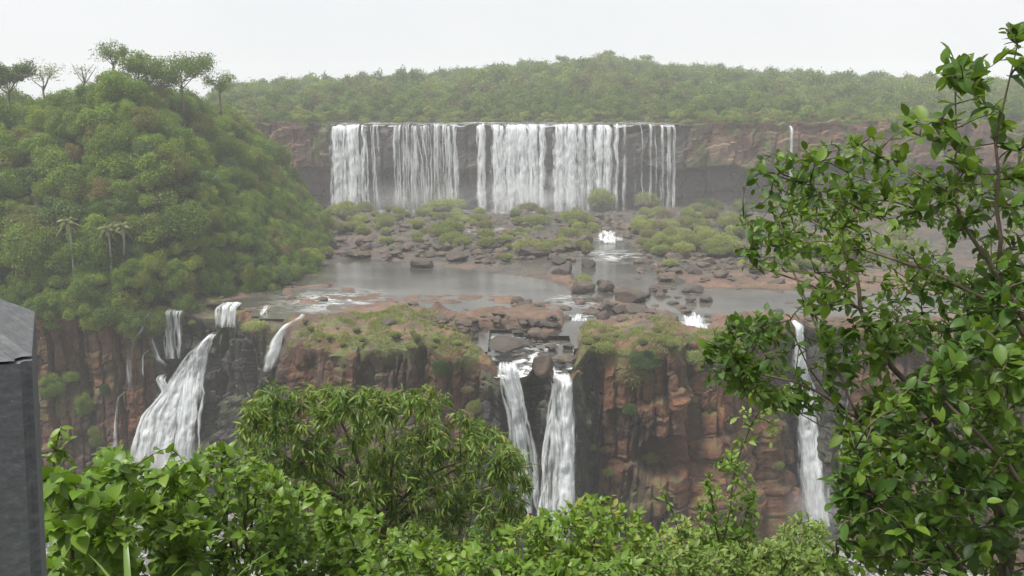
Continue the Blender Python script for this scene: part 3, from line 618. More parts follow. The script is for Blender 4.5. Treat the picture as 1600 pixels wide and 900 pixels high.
# ------------------------------------------------------------------ boulders
def rock_mesh(seed, sub=3, flat=0.75, name='boulder'):
    rg = np.random.default_rng(seed)
    import bmesh
    bm = bmesh.new(); bmesh.ops.create_icosphere(bm, subdivisions=sub, radius=1.0)
    V = np.array([v.co[:] for v in bm.verts]); T = np.array([[v.index for v in f.verts] for f in bm.faces]); bm.free()
    D = unit(V); r = np.ones(len(V))
    for _ in range(11):
        n = unit(rg.normal(size=3)); off = rg.uniform(0.5, 0.8); d = D @ n
        r = np.minimum(r, np.where(d > 0.05, off/np.maximum(d, 0.05), 9))
    V = D*r[:, None]
    V += D*(0.07*fbm(V[:, 0]*2.6+seed, V[:, 1]*2.2, V[:, 2]*2.2, 3, 80))[:, None]
    V[:, 2] *= flat
    return mesh_data(name, V, T, None, M['boulder'], False)
ROCKS = [rock_mesh(100+i, 4 if i < 4 else (3 if i < 5 else 2), 0.8 if i % 2 else 0.62) for i in range(9)]
def boulder(px, pyb, wpx, hpx, label, group=None, k=None, z=None, depth=0.8):
    """px = middle, pyb = foot in the picture, sizes in picture pixels"""
    g = G(px, pyb, ZR+0.1 if z is None else z); D = g[1]; s = D/F
    rx = wpx*s/2; rz = hpx*s/2/0.7; ry = rx*depth
    me = ROCKS[random.randrange(9) if k is None else k]
    o = obj('boulder', me); o.rotation_euler = (random.uniform(-.12, .12), random.uniform(-.12, .12), random.uniform(0, 6.28))
    o.location = (g[0], g[1]+ry*0.6, g[2]+rz*0.28)
    a = o.rotation_euler[2]; m = 0.5*(rx+ry); o.scale = (m*1.1+0.35*(rx-m)*abs(math.cos(a))*2, m*1.1+0.35*(rx-m)*abs(math.sin(a))*2, rz)
    tag(o, label, 'boulder', group); return o
KEY = [(985, 472, 60, 42, 'largest dark angular boulder in the river right of centre', 0), (1038, 502, 48, 24, 'square dark boulder on the right of the grass topped ledge', 2),
       (918, 418, 26, 18, 'upright dark boulder at the mouth of the side channel', 1), (880, 432, 44, 26, 'broad dark boulder at the right end of the calm pool', 3),
       (912, 458, 40, 42, 'grass topped boulder standing at the edge of the calm pool', 4), (948, 455, 34, 26, 'brown boulder between the grass topped and the largest boulder', 5),
       (1048, 440, 44, 30, 'dark boulder at the foot of the right grassy mounds', 6), (1085, 456, 42, 18, 'flat topped dark slab boulder in the right river', 7),
       (1080, 472, 24, 16, 'small boulder in front of the flat topped slab', 8), (1106, 472, 24, 16, 'rounded dark boulder right of the flat topped slab', 1),
       (1030, 456, 32, 16, 'low brown boulder behind the largest boulder', 2), (948, 488, 34, 26, 'reddish boulder in front of the largest boulder', 3), (968, 490, 28, 24, 'dark boulder touching the reddish one in front of the largest', 0),
       (942, 500, 24, 20, 'small rounded boulder at the head of the middle channel', 5), (855, 512, 60, 22, 'rust coloured block on the edge of the middle channel', 6),
       (1010, 528, 96, 34, 'long flat red block right of the middle channel', 7), (862, 547, 28, 18, 'rounded dark stone in the middle channel', 8), (889, 545, 20, 16, 'dark stone beside the white step of the middle channel', 4),
       (845, 580, 40, 40, 'rust red rock nose between the two middle falls', 1), (886, 566, 36, 14, 'wet dark rock above the right middle fall', 2),
       (660, 418, 44, 22, 'dark boulder on the far shore of the calm pool', 5), (715, 408, 38, 24, 'brown boulder on the far shore, right of the dark one', 3), (750, 410, 30, 22, 'round boulder on the far shore near the pool bend', 6),
       (830, 402, 62, 26, 'boulder under the wide grass cap at the pool', 7), (783, 325, 30, 22, 'pointed dark rock right at the foot of the broad white sheet', 0),
       (505, 470, 20, 9, 'little brown rock alone in the shallow water at left', 8), (720, 520, 56, 26, 'orange brown block at the head of the grassy ledge', 1),
       (868, 498, 40, 18, 'brown slab above the rust coloured block', 2), (1000, 488, 40, 12, 'low dark slab behind the long flat red block', 3), (840, 526, 40, 16, 'thin wedge of rock in the middle channel', 5),
       (800, 545, 80, 16, 'flat brown slab lying in the still channel left of centre', 2), (895, 385, 36, 22, 'dark boulder left of the white cascade', 4), (930, 350, 34, 22, 'dark rock behind the white cascade', 6),
       (600, 395, 30, 16, 'grey boulder at the back left of the calm pool', 7), (480, 392, 26, 14, 'pale boulder by the foot of the wooded hill', 8)]
for px_, pyb, wp, hp, lb, k in KEY:
    boulder(px_, pyb, wp, hp, lb, None, k)
random.seed(21)
ZONES = [((510, 745, 338, 404), 90, (9, 24), 'dark boulder in the rubble below the left half of the upper falls', 'rubble boulders left of centre'),
         ((745, 900, 338, 415), 70, (9, 26), 'dark boulder in the rubble below the broad white sheet', 'rubble boulders in the centre'),
         ((900, 1010, 326, 384), 34, (10, 24), 'dark boulder in the rubble around the side channel', 'rubble boulders by the side channel'),
         ((985, 1200, 385, 428), 40, (10, 26), 'dark boulder below the right grassy mounds', 'boulders under the right mounds'),
         ((880, 1065, 436, 508), 34, (12, 30), 'small boulder strewn round the largest boulder', 'small boulders round the largest one'),
         ((1060, 1500, 440, 520), 40, (8, 22), 'small boulder in the river behind the right tree', 'boulders behind the right tree'),
         ((340, 520, 396, 470), 30, (6, 16), 'small stone along the foot of the wooded hill', 'stones along the hill foot'),
         ((1000, 1400, 400, 446), 40, (10, 28), 'dark boulder on the right bank behind the leaves', 'boulders on the right bank'),
         ((600, 900, 470, 520), 36, (10, 30), 'low red stone on the ledge above the middle cleft', 'stones on the red ledge'),
         ((740, 900, 528, 572), 14, (8, 18), 'small stone lying in the middle channel', 'stones in the middle channel')]
pool_ = []
for (xa, xb, ya, yb), n, (wa, wb), lb, grp in ZONES:
    for _ in range(int(n*3.6)):
        py = ya+(yb-ya)*random.random(); wp = (wa*0.6+(wb-wa*0.6)*random.random()**1.8)*(0.7+0.5*(py-ya)/(yb-ya))
        g = G(random.uniform(xa, xb), py, ZR)
        if g[1]-rimY(g[0]) < 3: continue
        zz = max(ZR-0.2, float(bedH(np.array([g[0]]), np.array([g[1]]))[0])); p = project(g)
        pool_.append((wp, p[0], p[1], min(zz, ZR+3)-0.15, lb, grp))
pool_.sort(key=lambda c: -c[0]); small = MB()
for i, (wp, a, b, zz, lb, grp) in enumerate(pool_):
    if i < 204: boulder(a, b, wp, wp*random.uniform(0.45, 0.8), lb, grp, None, zz)
    else:
        me = ROCKS[4+i % 5]; v = np.empty(len(me.vertices)*3, np.float32); me.vertices.foreach_get('co', v); f = np.empty(len(me.polygons)*3, np.int32); me.polygons.foreach_get('vertices', f)
        g = G(a, b, zz); r = wp*g[1]/F/2; an = random.uniform(0, 6.28); v = v.reshape(-1, 3)*np.array([r*1.1, r*0.9, r*0.75]); v = np.stack([v[:, 0]*math.cos(an)-v[:, 1]*math.sin(an), v[:, 0]*math.sin(an)+v[:, 1]*math.cos(an), v[:, 2]], -1)
        small.add(v+g+np.array([0, r*0.5, r*0.2]), f.reshape(-1, 3))
tag(obj('river_rubble', small.data('river_rubble', M['boulder'], False)), 'small dark stones scattered between the boulders of the river bed', 'rubble', None, 'stuff')
random.seed(77)
for i in range(60):
    xx = random.uniform(-72, 66); yy = float(upY(xx))+random.uniform(-0.4, 9)**1.0; r = random.uniform(0.5, 1.5)
    o = obj('boulder', ROCKS[4+i % 5], None, (xx, yy, ZB+0.05)); o.scale = (r*1.3, r, r*0.8); o.rotation_euler = (0, 0, random.uniform(0, 6.28))
    tag(o, 'dark rock in the water on the brink of the upper falls, left half' if xx < 0 else 'dark rock in the water on the brink of the upper falls, right half', 'rock', 'rocks on the brink, '+('left half' if xx < 0 else 'right half'))

# ------------------------------------------------------------------ foliage prototypes
QUAD = np.array([[0, 0, 0], [-0.32, 0.45, 0.04], [0, 1, -0.05], [0.32, 0.45, 0.04]])
def frames(dirv, nrm):
    d = unit(dirv); s = unit(np.cross(d, nrm)); n = np.cross(s, d); return s, d, n
def scatter(tpl, pos, dirv, nrm, size):
    s, d, n = frames(dirv, nrm); k = len(tpl)
    V = pos[:, None, :] + size[:, None, None]*(tpl[None, :, 0:1]*s[:, None, :]+tpl[None, :, 1:2]*d[:, None, :]+tpl[None, :, 2:3]*n[:, None, :])
    return V.reshape(-1, 3), k
def scat_faces(F, n, k): return (F[None]+np.arange(n)[:, None, None]*k).reshape(-1, F.shape[1])
def crown_mesh(name, seed, n, R, H, leaf, mat, nl=10, spread=0.98, bottom=-0.45, elong=1.0):
    """a crown of leaf sprays round many uneven clumps"""
    rg = np.random.default_rng(seed)
    c = rg.normal(size=(nl, 3)); c = unit(c)*rg.uniform(0.25, 1, (nl, 1))**0.6*spread; c[:, 2] = np.abs(c[:, 2])*1.05-0.22; c[:, :2] *= rg.uniform(0.7, 1.2, (1, 2))
    r = 0.13+0.30*rg.random(nl)**1.4
    li = rg.choice(nl, n*2, p=r**2/np.sum(r**2)); d = unit(rg.normal(size=(n*2, 3)))
    rad = r[li]*(0.55+0.5*rg.random(n*2)**0.6+0.45*(rg.random(n*2) < 0.12)*rg.random(n*2))*(1+0.35*fbm(d[:, 0]*3+li, d[:, 1]*3, d[:, 2]*3, 2, seed))
    p = c[li]+d*rad[:, None]
    ins = np.zeros(n*2)
    for i in range(nl): ins = np.maximum(ins, (np.linalg.norm(p-c[i], axis=1) < r[i]*0.6).astype(float)*(li != i))
    ok = (ins < 0.5) & (p[:, 2] > bottom); p, d, li = p[ok][:n], d[ok][:n], li[ok][:n]; n = len(p)
    lo = rg.random(n) < 0.05; q = unit(rg.normal(size=(n, 3))); q[:, 2] = np.abs(q[:, 2])-0.15; p = np.where(lo[:, None], q*rg.uniform(0.45, 0.95, (n, 1))*(1+0.3*fbm(q[:, 0]*4, q[:, 1]*4, q[:, 2]*4, 2, seed+3))[:, None], p)
    P = p*np.array([R, R, H])
    nrm = unit(d+0.5*np.array([0, 0, 1])+rg.normal(size=(n, 3))*0.45); dv = unit(rg.normal(size=(n, 3))+0.5*d+np.array([0, 0, -0.15]))
    sz = leaf*rg.uniform(0.6, 1.35, n); t = QUAD.copy(); t[:, 0] *= elong
    V, k = scatter(t, P, dv, nrm, sz)
    rnd = np.clip(0.5+0.28*(r[li]*0-0)+0.16*rg.normal(size=n)+0.65*(_h(li, li*0, li*0, seed)-0.5), 0, 1)
    return mesh_data(name, V, None, scat_faces(np.array([[0, 1, 2, 3]]), n, k), mat, False, {'rnd': np.repeat(rnd, k)})
def wood(name, pts, scl, protos, label, cat):
    """a wood nobody could count: crowns set on points by geometry nodes"""
    c = bpy.data.collections.new(name+'_crowns')
    for me in protos: c.objects.link(bpy.data.objects.new('crown', me))
    me = bpy.data.meshes.new(name); me.vertices.add(len(pts)); me.vertices.foreach_set('co', np.asarray(pts, np.float32).ravel())
    at = me.attributes.new('scl', 'FLOAT_VECTOR', 'POINT'); at.data.foreach_set('vector', np.asarray(scl, np.float32).ravel()); me.update()
    o = obj(name, me); tag(o, label, cat, None, 'stuff')
    g = bpy.data.node_groups.new(name, 'GeometryNodeTree'); g.interface.new_socket('Geometry', in_out='INPUT', socket_type='NodeSocketGeometry'); g.interface.new_socket('Geometry', in_out='OUTPUT', socket_type='NodeSocketGeometry')
    gi, go = g.nodes.new('NodeGroupInput'), g.nodes.new('NodeGroupOutput'); ip = g.nodes.new('GeometryNodeInstanceOnPoints'); ci = g.nodes.new('GeometryNodeCollectionInfo')
    ci.inputs['Collection'].default_value = c; ci.inputs['Separate Children'].default_value = True; ci.inputs['Reset Children'].default_value = True; ip.inputs['Pick Instance'].default_value = True
    ri = g.nodes.new('FunctionNodeRandomValue'); ri.data_type = 'INT'; ri.inputs[4].default_value = 0; ri.inputs[5].default_value = len(protos)-1
    rv = g.nodes.new('FunctionNodeRandomValue'); rv.data_type = 'FLOAT_VECTOR'; rv.inputs[0].default_value = (-0.12, -0.12, 0); rv.inputs[1].default_value = (0.12, 0.12, 6.28)
    na = g.nodes.new('GeometryNodeInputNamedAttribute'); na.data_type = 'FLOAT_VECTOR'; na.inputs['Name'].default_value = 'scl'; L = g.links
    L.new(gi.outputs[0], ip.inputs['Points']); L.new(ci.outputs[0], ip.inputs['Instance']); L.new(ri.outputs[2], ip.inputs['Instance Index']); L.new(rv.outputs[0], ip.inputs['Rotation']); L.new(na.outputs[0], ip.inputs['Scale']); L.new(ip.outputs[0], go.inputs[0])
    m = o.modifiers.new('wood', 'NODES'); m.node_group = g; return o
def trunk_mesh(name, h, r, mat, lean=0.1, seed=0, limbs=4):
    rg = np.random.default_rng(seed); b = MB(); n = 6
    z = np.linspace(0, h, n); P = np.stack([lean*z+0.1*r*np.sin(z), 0.05*h*np.sin(z/h*2), z], -1); b.tube(P, np.linspace(r, r*0.45, n), 6)
    for i in range(limbs):
        a = rg.uniform(0, 6.28); s = P[3+i % 3]; e = s+np.array([math.cos(a)*h*0.35, math.sin(a)*h*0.35, h*rg.uniform(0.25, 0.45)])
        b.tube(np.array([s, (s+e)/2+np.array([0, 0, -0.04*h]), e]), [r*0.45, r*0.3, r*0.1], 5)
    return b.data(name, mat)
CROWN = [crown_mesh('crown', 200+i, 9000, 1.0, [0.95, 1.15, 0.8, 1.3, 1.0, 0.75][i], 0.078, M[['leaf_hill', 'leaf_hill', 'leaf_deep', 'leaf_hill', 'leaf_lime', 'leaf_hill'][i]], [24, 30, 26, 22, 32, 27][i]) for i in range(6)]
CROWNF = [crown_mesh('crown', 230+i, 1900, 1.0, [0.9, 1.15, 0.8, 1.3][i], 0.15, M['leaf_far'], [17, 22, 19, 16][i]) for i in range(4)]
CROWNB = [crown_mesh('crown', 240+i, 1900, 1.0, [0.9, 0.75, 0.8][i], 0.15, M['leaf_band'], [13, 17, 14][i]) for i in range(3)]
TRUNK = trunk_mesh('trunk', 1.0, 0.045, M['bark'], 0.06, 3)
TRUNKP = trunk_mesh('trunk', 1.0, 0.035, M['bark_pale'], 0.03, 5)
def tree(name, loc, R, ht, label, cat, group, crowns, trunk=TRUNK, sink=0.4, flat=1.0, rz=None):
    root = empty(name, (loc[0], loc[1], loc[2]-sink)); tag(root, label, cat, group)
    t = obj('trunk', trunk, root); t.scale = (ht*1.0, ht*1.0, ht*(0.95 if random.random() < 0.8 else 1.25))
    c = obj('crown', random.choice(crowns), root, (0.06*ht, 0, ht)); c.scale = (R, R, R*flat); c.rotation_euler = (0, 0, random.uniform(0, 6.28) if rz is None else rz)
    return root

# trees of the left hill, spaced over the slope; then the undergrowth between them
random.seed(5); rgh = np.random.default_rng(15)
n = 9000; hx = rgh.uniform(-140, -44, n); hy_ = rgh.uniform(163, 300, n); hd = polydist(hx, hy_, HILL); ok = (hd > -1.0) & (hy_-rimY(hx) > 0.6)
hx, hy_, hd = hx[ok], hy_[ok], hd[ok]; hz_ = hillH(hx, hy_)
fr = np.linspace(0.5, 0.985, 60)[:, None]
sx_, sy_ = hx*fr, hy_*fr; clear = np.min(CAMZ+(hz_+3.5-CAMZ)*fr-np.where(polydist(sx_, sy_, HILL) > 0, hillH(sx_, sy_), 0), axis=0)
pxs = 800+F*hx/(hy_*cp-(hz_-CAMZ)*sp); ok = (clear > -0.5) & (pxs > -50) & (pxs < 540)
hx, hy_, hd, hz_ = hx[ok], hy_[ok], hd[ok], hz_[ok]
acc = []
for i in range(len(hx)):
    p = np.array([hx[i], hy_[i], hz_[i]])
    if acc and np.min(np.linalg.norm(np.array([q[:3] for q in acc])-p, axis=1)) < (2.4 if hz_[i] < 54 else 3.0): continue
    acc.append((hx[i], hy_[i], hz_[i], hd[i]))
print('hill trees', len(acc))
hv = []; ha = []
for ti, (xx, yy, h, d) in enumerate(acc):
    px_, py_, _ = project((xx, yy, h+3))
    R = (2.3 if h < 54 else 1.9)+3.4*random.random()**1.8 if d > 3 else random.uniform(2.3, 3.4)
    if xx > -66: R = min(R, 2.7)
    ht = R*random.uniform(0.45, 0.95)
    if any(abs(px_-q) < w_ and 345 < py_ < 425 for q, w_ in ((115, 11), (174, 8), (194, 8))): continue
    if ti >= 290:
        hv.append((xx, yy, h+ht-0.4, R)); continue
    if py_ > 430: lb, gp_ = 'leafy tree low on the left hillside', 'trees low on the left hillside'
    elif py_ > 290: lb, gp_ = 'bushy green tree halfway up the left hillside', 'trees halfway up the left hillside'
    elif py_ > 190: lb, gp_ = 'bushy tree on the upper left hillside', 'trees high on the left hillside'
    else: lb, gp_ = 'hazy tree near the left hill crest', 'trees on the left crest'
    tree('hillside_tree', (xx, yy, h), R, ht, lb, 'tree', gp_, CROWN, flat=random.uniform(0.8, 1.3))
wood('hillside_canopy', [c[:3] for c in hv], [(c[3], c[3], c[3]*random.uniform(0.8, 1.3)) for c in hv], CROWN, 'leafy canopy filling in between the trees of the left hill', 'canopy')
for i, (a, b, R) in enumerate([(70, 512, 3.2), (105, 520, 3.4), (140, 512, 3.8), (40, 505, 3.4), (120, 490, 3.6), (180, 482, 2.8), (90, 545, 2.8), (150, 540, 3.0), (60, 535, 2.8), (120, 535, 3.0), (75, 560, 2.2), (110, 560, 2.3)]):
    p = G(a, b, 38.5); zz = 38.2-max(0, (b-505)*0.09); p[1] = float(rimY(p[0]))+(1.2 if b < 515 else -0.8); tree('overhanging_tree', (p[0], p[1], zz), R, R*0.5, 'leafy tree leaning over the left gorge wall', 'tree', 'trees leaning over the left gorge wall', CROWN, flat=1.1)
n = 36000; hx = rgh.uniform(-135, -46, n); hy_ = rgh.uniform(163, 290, n); hd = polydist(hx, hy_, HILL); ok = (hd > -2.0) & (hy_-rimY(hx) > 0.3); hx, hy_ = hx[ok], hy_[ok]; n = len(hx)
hz_ = hillH(hx, hy_)+rgh.random(n)**1.5*0.7
V, k = scatter(QUAD, np.stack([hx, hy_, hz_], -1), unit(rgh.normal(size=(n, 3))+[0, -0.3, 0.2]), unit(rgh.normal(size=(n, 3))+[0.4, -0.5, 0.6]), rgh.uniform(0.3, 0.7, n))
tag(obj('hillside_undergrowth', mesh_data('hillside_undergrowth', V, None, scat_faces(np.array([[0, 1, 2, 3]]), n, k), M['leaf_hill'], False, {'rnd': np.repeat(np.clip(0.25*rgh.random(n), 0, 1), k)})), 'low leafy undergrowth between the trees of the left hill', 'undergrowth', None, 'stuff')

# skyline trees with open, branching crowns
def branchy(label, px_, pyb, pyt, Y, spread, leaves, mat, name='emergent_tree', seed=0, rise=0.55, leafsz=0.55, bark='bark'):
    rg = np.random.default_rng(seed); b0 = PD(px_, pyb, Y); t0 = PD(px_, pyt, Y); H = t0[2]-b0[2]; W = spread*Y/F
    zg = b0[2]-3.0; root = empty(name, (b0[0], b0[1], zg)); tag(root, label, 'tree')
    b = MB(); tips = []; T = np.array([0, 0, 3.0]); top = T+np.array([0.04*H, 0, H*rise])
    b.tube(np.stack([T*0, T*0.5+[0.1, 0, 0], T+[0.0, 0, 0.3*H], top]), [0.32, 0.28, 0.22, 0.17], 6)
    for i in range(7):
        a = i*2.4+rg.uniform(-.4, .4); s = T+(top-T)*rg.uniform(0.55, 1.0); e = s+np.array([math.cos(a)*W*0.45, math.sin(a)*W*0.45, (H*(1-rise))*rg.uniform(0.55, 1.0)])
        mid = (s+e)/2+rg.normal(size=3)*0.05*H; b.tube(np.stack([s, mid, e]), [0.13, 0.09, 0.05], 5); tips.append(e)
        for j in range(4):
            s2 = mid+(e-mid)*rg.random(); e2 = s2+rg.normal(size=3)*np.array([W*0.13, W*0.13, H*0.05])+np.array([0, 0, 0.06*H]); b.tube(np.stack([s2, (s2+e2)/2, e2]), [0.06, 0.045, 0.03], 4); tips.append(e2)
    obj('trunk', b.data('trunk', M[bark]), root)
    if leaves:
        n = leaves; tp = np.array(tips); li = rg.integers(0, len(tp), n); sz_ = 0.06*W+0.32*rg.random(len(tp))*W*0.35
        P = tp[li]+np.clip(rg.normal(size=(n, 3)), -1.35, 1.35)*sz_[li][:, None]*np.array([1, 1, 0.8]); V, k = scatter(QUAD, P, unit(rg.normal(size=(n, 3))), unit(rg.normal(size=(n, 3))+[0, 0, 0.8]), leafsz*rg.uniform(0.6, 1.3, n))
        obj('crown', mesh_data('crown', V, None, scat_faces(np.array([[0, 1, 2, 3]]), n, k), mat, False, {'rnd': np.repeat(rg.random(n), k)}), root)
branchy('tall slender tree with a small round crown, highest on the left skyline', 178, 134, 68, 215, 40, 2000, M['leaf_far'], seed=1, leafsz=0.36)
branchy('nearly bare tree on the left skyline, left of the tallest', 132, 140, 94, 216, 40, 90, M['leaf_far'], 'bare_tree', 2, 0.25, 0.35)
branchy('thin twiggy tree on the left skyline near the left edge', 68, 150, 98, 214, 56, 700, M['leaf_far'], 'bare_tree', 3, 0.25, 0.35)
branchy('dark round crowned tree at the very left of the skyline', 14, 160, 102, 208, 50, 5200, M['leaf_far'], 'round_tree', 4, 0.28, 0.42)
branchy('open crowned tree at the right end of the left skyline', 344, 160, 114, 222, 44, 1800, M['leaf_far'], seed=5, leafsz=0.36)
branchy('full dark tree right of the tallest on the left skyline', 216, 150, 84, 216, 50, 5600, M['leaf_far'], 'round_tree', 6, 0.4, 0.4)
branchy('wide dark tree with a flat top on the left skyline', 285, 155, 86, 218, 84, 8000, M['leaf_far'], 'round_tree', 7, 0.4, 0.4)
branchy('bushy tree with pale limbs on the left skyline beside the wide one', 250, 160, 104, 220, 50, 4200, M['leaf_far'], 'round_tree', 8, 0.4, 0.4)
# flat crowned tree in the middle of the slope
branchy('flat topped brownish tree spreading in the middle of the left hillside', 225, 345, 300, 186, 100, 2200, M['frond'], 'spreading_tree', 9, 0.5, 0.5, 'bark_pale')

# palms
def palm(px_, pyb, pyt, Y, label, seed):
    rg = np.random.default_rng(seed)
    for Y in np.arange(168.5, 215, 0.25):
        b0 = PD(px_, pyb, Y)
        if b0[2] < float(hillH(b0[:1], b0[1:2])[0])+0.3: break
    b0 = PD(px_, pyb, Y-1.5); t0 = PD(px_, pyt, Y-1.5); H = t0[2]-b0[2]
    root = empty('palm_tree', b0-np.array([0, 0, 2.0])); tag(root, label, 'palm', 'palms on the left hillside')
    b = MB(); H += 1.0; z = np.linspace(0, H+1, 8); b.tube(np.stack([0.25*np.sin(z/4), 0*z, z], -1), np.linspace(0.24, 0.17, 8), 7); obj('trunk', b.data('trunk', M['bark_pale']), root)
    tp = np.array([0.25*math.sin((H+1)/4), 0, H+1])
    for i in range(15):
        a = i*2.4; el = 1.15-1.9*(i/15.0); Lf = rg.uniform(2.2, 3.0); t = np.linspace(0, 1, 9)
        h = np.array([math.cos(a), math.sin(a), 0]); P = np.array([0, 0, 0])+t[:, None]*Lf*(h*math.cos(el)*0.9+np.array([0, 0, math.sin(el)]))-np.array([0, 0, 1.7])*(t**2)[:, None]*0.9*Lf/2.4
        fb = MB(); fb.tube(P, np.linspace(0.035, 0.012, 9), 4)
        nL = 34; tt_ = np.linspace(0.12, 1, nL); C = np.stack([np.interp(tt_, t, P[:, j]) for j in range(3)], -1); dt = unit(np.gradient(C, axis=0)); sd2 = unit(np.cross(dt, np.array([0, 0, 1.])))
        for sg in (-1, 1):
            V, k = scatter(np.array([[0, 0, 0], [-.05, .5, 0], [0, 1, -.12], [.05, .5, 0]]), C, sd2*sg+dt*0.5+np.array([0, 0, -0.55]), np.tile([0, 0, 1.], (nL, 1))+0.2*rg.normal(size=(nL, 3)), 0.75*np.sin(np.clip(tt_, 0, 1)*2.6+0.4)+0.15)
            fb.add(V, None, scat_faces(np.array([[0, 1, 2, 3]]), nL, k), np.repeat(rg.random(nL), k))
        obj('frond', fb.data('frond', M['frond'], False), root, tp)
palm(114, 422, 345, 174, 'tallest palm with a bare pale trunk on the left hillside', 1)
palm(172, 410, 356, 176, 'palm right of the tallest palm, trunk half hidden', 2)
palm(193, 385, 352, 178, 'short palm, rightmost of the three on the hillside', 3)

# ------------------------------------------------------------------ far forest above the falls
random.seed(9); far_ind = []; far_rest = []
for row, yy in enumerate(np.concatenate([np.arange(352, 430, 8.0), np.arange(430, 660, 9.5)])):
    x = -0.33*yy-random.random()*8
    while x < 0.62*yy:
        xx, y2 = x+random.uniform(-2, 2), yy+random.uniform(-3, 3)
        h = float(topH(xx, y2)); sc_ = random.uniform(0.75, 1.3)
        R = (2.4+3.6*min(1, max(0, (yy-350)/130)))*sc_
        px_, py_, f_ = project((xx, y2, h+R))
        riv = (-70 < xx < 66) and y2 < 372
        if not riv and 340 < px_ < 1640: far_ind.append((xx, y2, h, R))
        x += R*1.75
def weight(c):
    xx, y2, h, R = c; return R/y2*1000 - (6 if False else 0)
# skyline and front rows show most: they become single trees, the rest one wood
near_ = [c for c in far_ind if project(c)[0] < 1400]; front = sorted(near_, key=lambda c: c[1])[:150]
sky_ = [c for c in near_ if c not in front]
sky_ = sorted(sky_, key=lambda c: project((c[0], c[1], c[2]+1.6*c[3]))[1])[:150]
single = front+sky_; sset = set(single); far_rest = [c for c in far_ind if c not in sset]
print('far', len(far_ind), len(single))
for c in single:
    xx, y2, h, R = c
    if c in front: lb, g_, nm = 'low shrubby tree in the pale green band behind the brink of the upper falls', 'trees behind the brink', 'riverside_tree'
    elif project(c)[0] < 800: lb, g_, nm = 'hazy round crowned tree along the left half of the far skyline', 'far skyline trees, left half', 'ridge_tree'
    else: lb, g_, nm = 'hazy round crowned tree along the right half of the far skyline', 'far skyline trees, right half', 'ridge_tree'
    tree(nm, (xx, y2, h), R, R*(1.0 if c in front else 1.3), lb, 'tree', g_, CROWNB if c in front and random.random() < 0.75 else CROWNF, TRUNKP, flat=random.uniform(0.75, 1.25))
wood('far_forest', [(c[0], c[1], c[2]+c[3]*random.uniform(0.9, 1.5)) for c in far_rest], [(c[3], c[3], c[3]*random.uniform(0.8, 1.25)) for c in far_rest], CROWNF, 'mass of hazy forest covering the far ridge', 'forest')
branchy('single tall tree sticking out of the highest far ridge', 950, 96, 78, 620, 16, 500, M['leaf_far'], 'emergent_tree', 31, 0.5, 1.0)
branchy('small tufted tree left of the summit on the far ridge', 878, 103, 88, 618, 18, 420, M['leaf_far'], 'emergent_tree', 32, 0.5, 1.0)
branchy('tufted tree right of the summit on the far ridge', 1010, 100, 88, 622, 16, 400, M['leaf_far'], 'emergent_tree', 33, 0.5, 1.0)

# ------------------------------------------------------------------ grassy cushions among the boulders
def cushion_mesh(seed, n, blade, mat, H=0.75):
    rg = np.random.default_rng(seed); nl = rg.integers(4, 8)
    c = np.concatenate([rg.uniform(-0.5, 0.5, (nl, 2)), rg.uniform(-0.15, 0.25, (nl, 1))], 1); c[0] = 0; r = rg.uniform(0.38, 0.62, nl); r[0] = 0.72
    li = rg.choice(nl, n, p=r**2/np.sum(r**2)); d = unit(rg.normal(size=(n, 3))); d[:, 2] = np.abs(d[:, 2])*1.1-0.25; d = unit(d)
    P = c[li]+d*r[li][:, None]*rg.uniform(0.8, 1.03, (n, 1)); P[:, 2] = np.maximum(P[:, 2]*H, -0.25)
    hor = d*np.array([1, 1, 0.0])
    V, k = scatter(np.array([[-.07, 0, 0], [.07, 0, 0], [0.05, .6, .05], [-.05, .6, .05], [0, 1, -.12]]), P, unit(0.9*hor+np.array([0, 0, 0.35])+0.45*rg.normal(size=(n, 3))), unit(d+0.3*rg.normal(size=(n, 3))), blade*rg.uniform(0.6, 1.3, n))
    me = mesh_data('grass', V, scat_faces(np.array([[3, 2, 4]]), n, k), scat_faces(np.array([[0, 1, 2, 3]]), n, k), mat, False, {'rnd': np.repeat(np.clip(0.5+0.22*rg.normal(size=n), 0, 1), k)})
    return me
CUSH = [cushion_mesh(300+i, 2600, 0.22, M['leaf_tuss']) for i in range(5)]
CORE = rock_mesh(333, 3, 0.75, 'rock_core')
def cushion(px_, pyb, wpx, hpx, label, group, z=None):
    g = G(px_, pyb, ZR+0.2 if z is None else z); s = g[1]/F; rx = wpx*s/2; rz = hpx*s
    root = empty('grass_mound', (g[0], g[1]+rx*0.7, g[2]-0.1)); tag(root, label, 'grass mound', group)
    k = obj('stone', CORE, root, (0, 0, rz*0.3)); k.scale = (rx*0.82, rx*0.82, rz*0.55); k.rotation_euler = (0, 0, random.uniform(0, 6))
    c = obj('grass', random.choice(CUSH), root, (0, 0, rz*0.38)); c.scale = (rx*0.92, rx*0.92, rz*0.78); c.rotation_euler = (0, 0, random.uniform(0, 6))
    return root
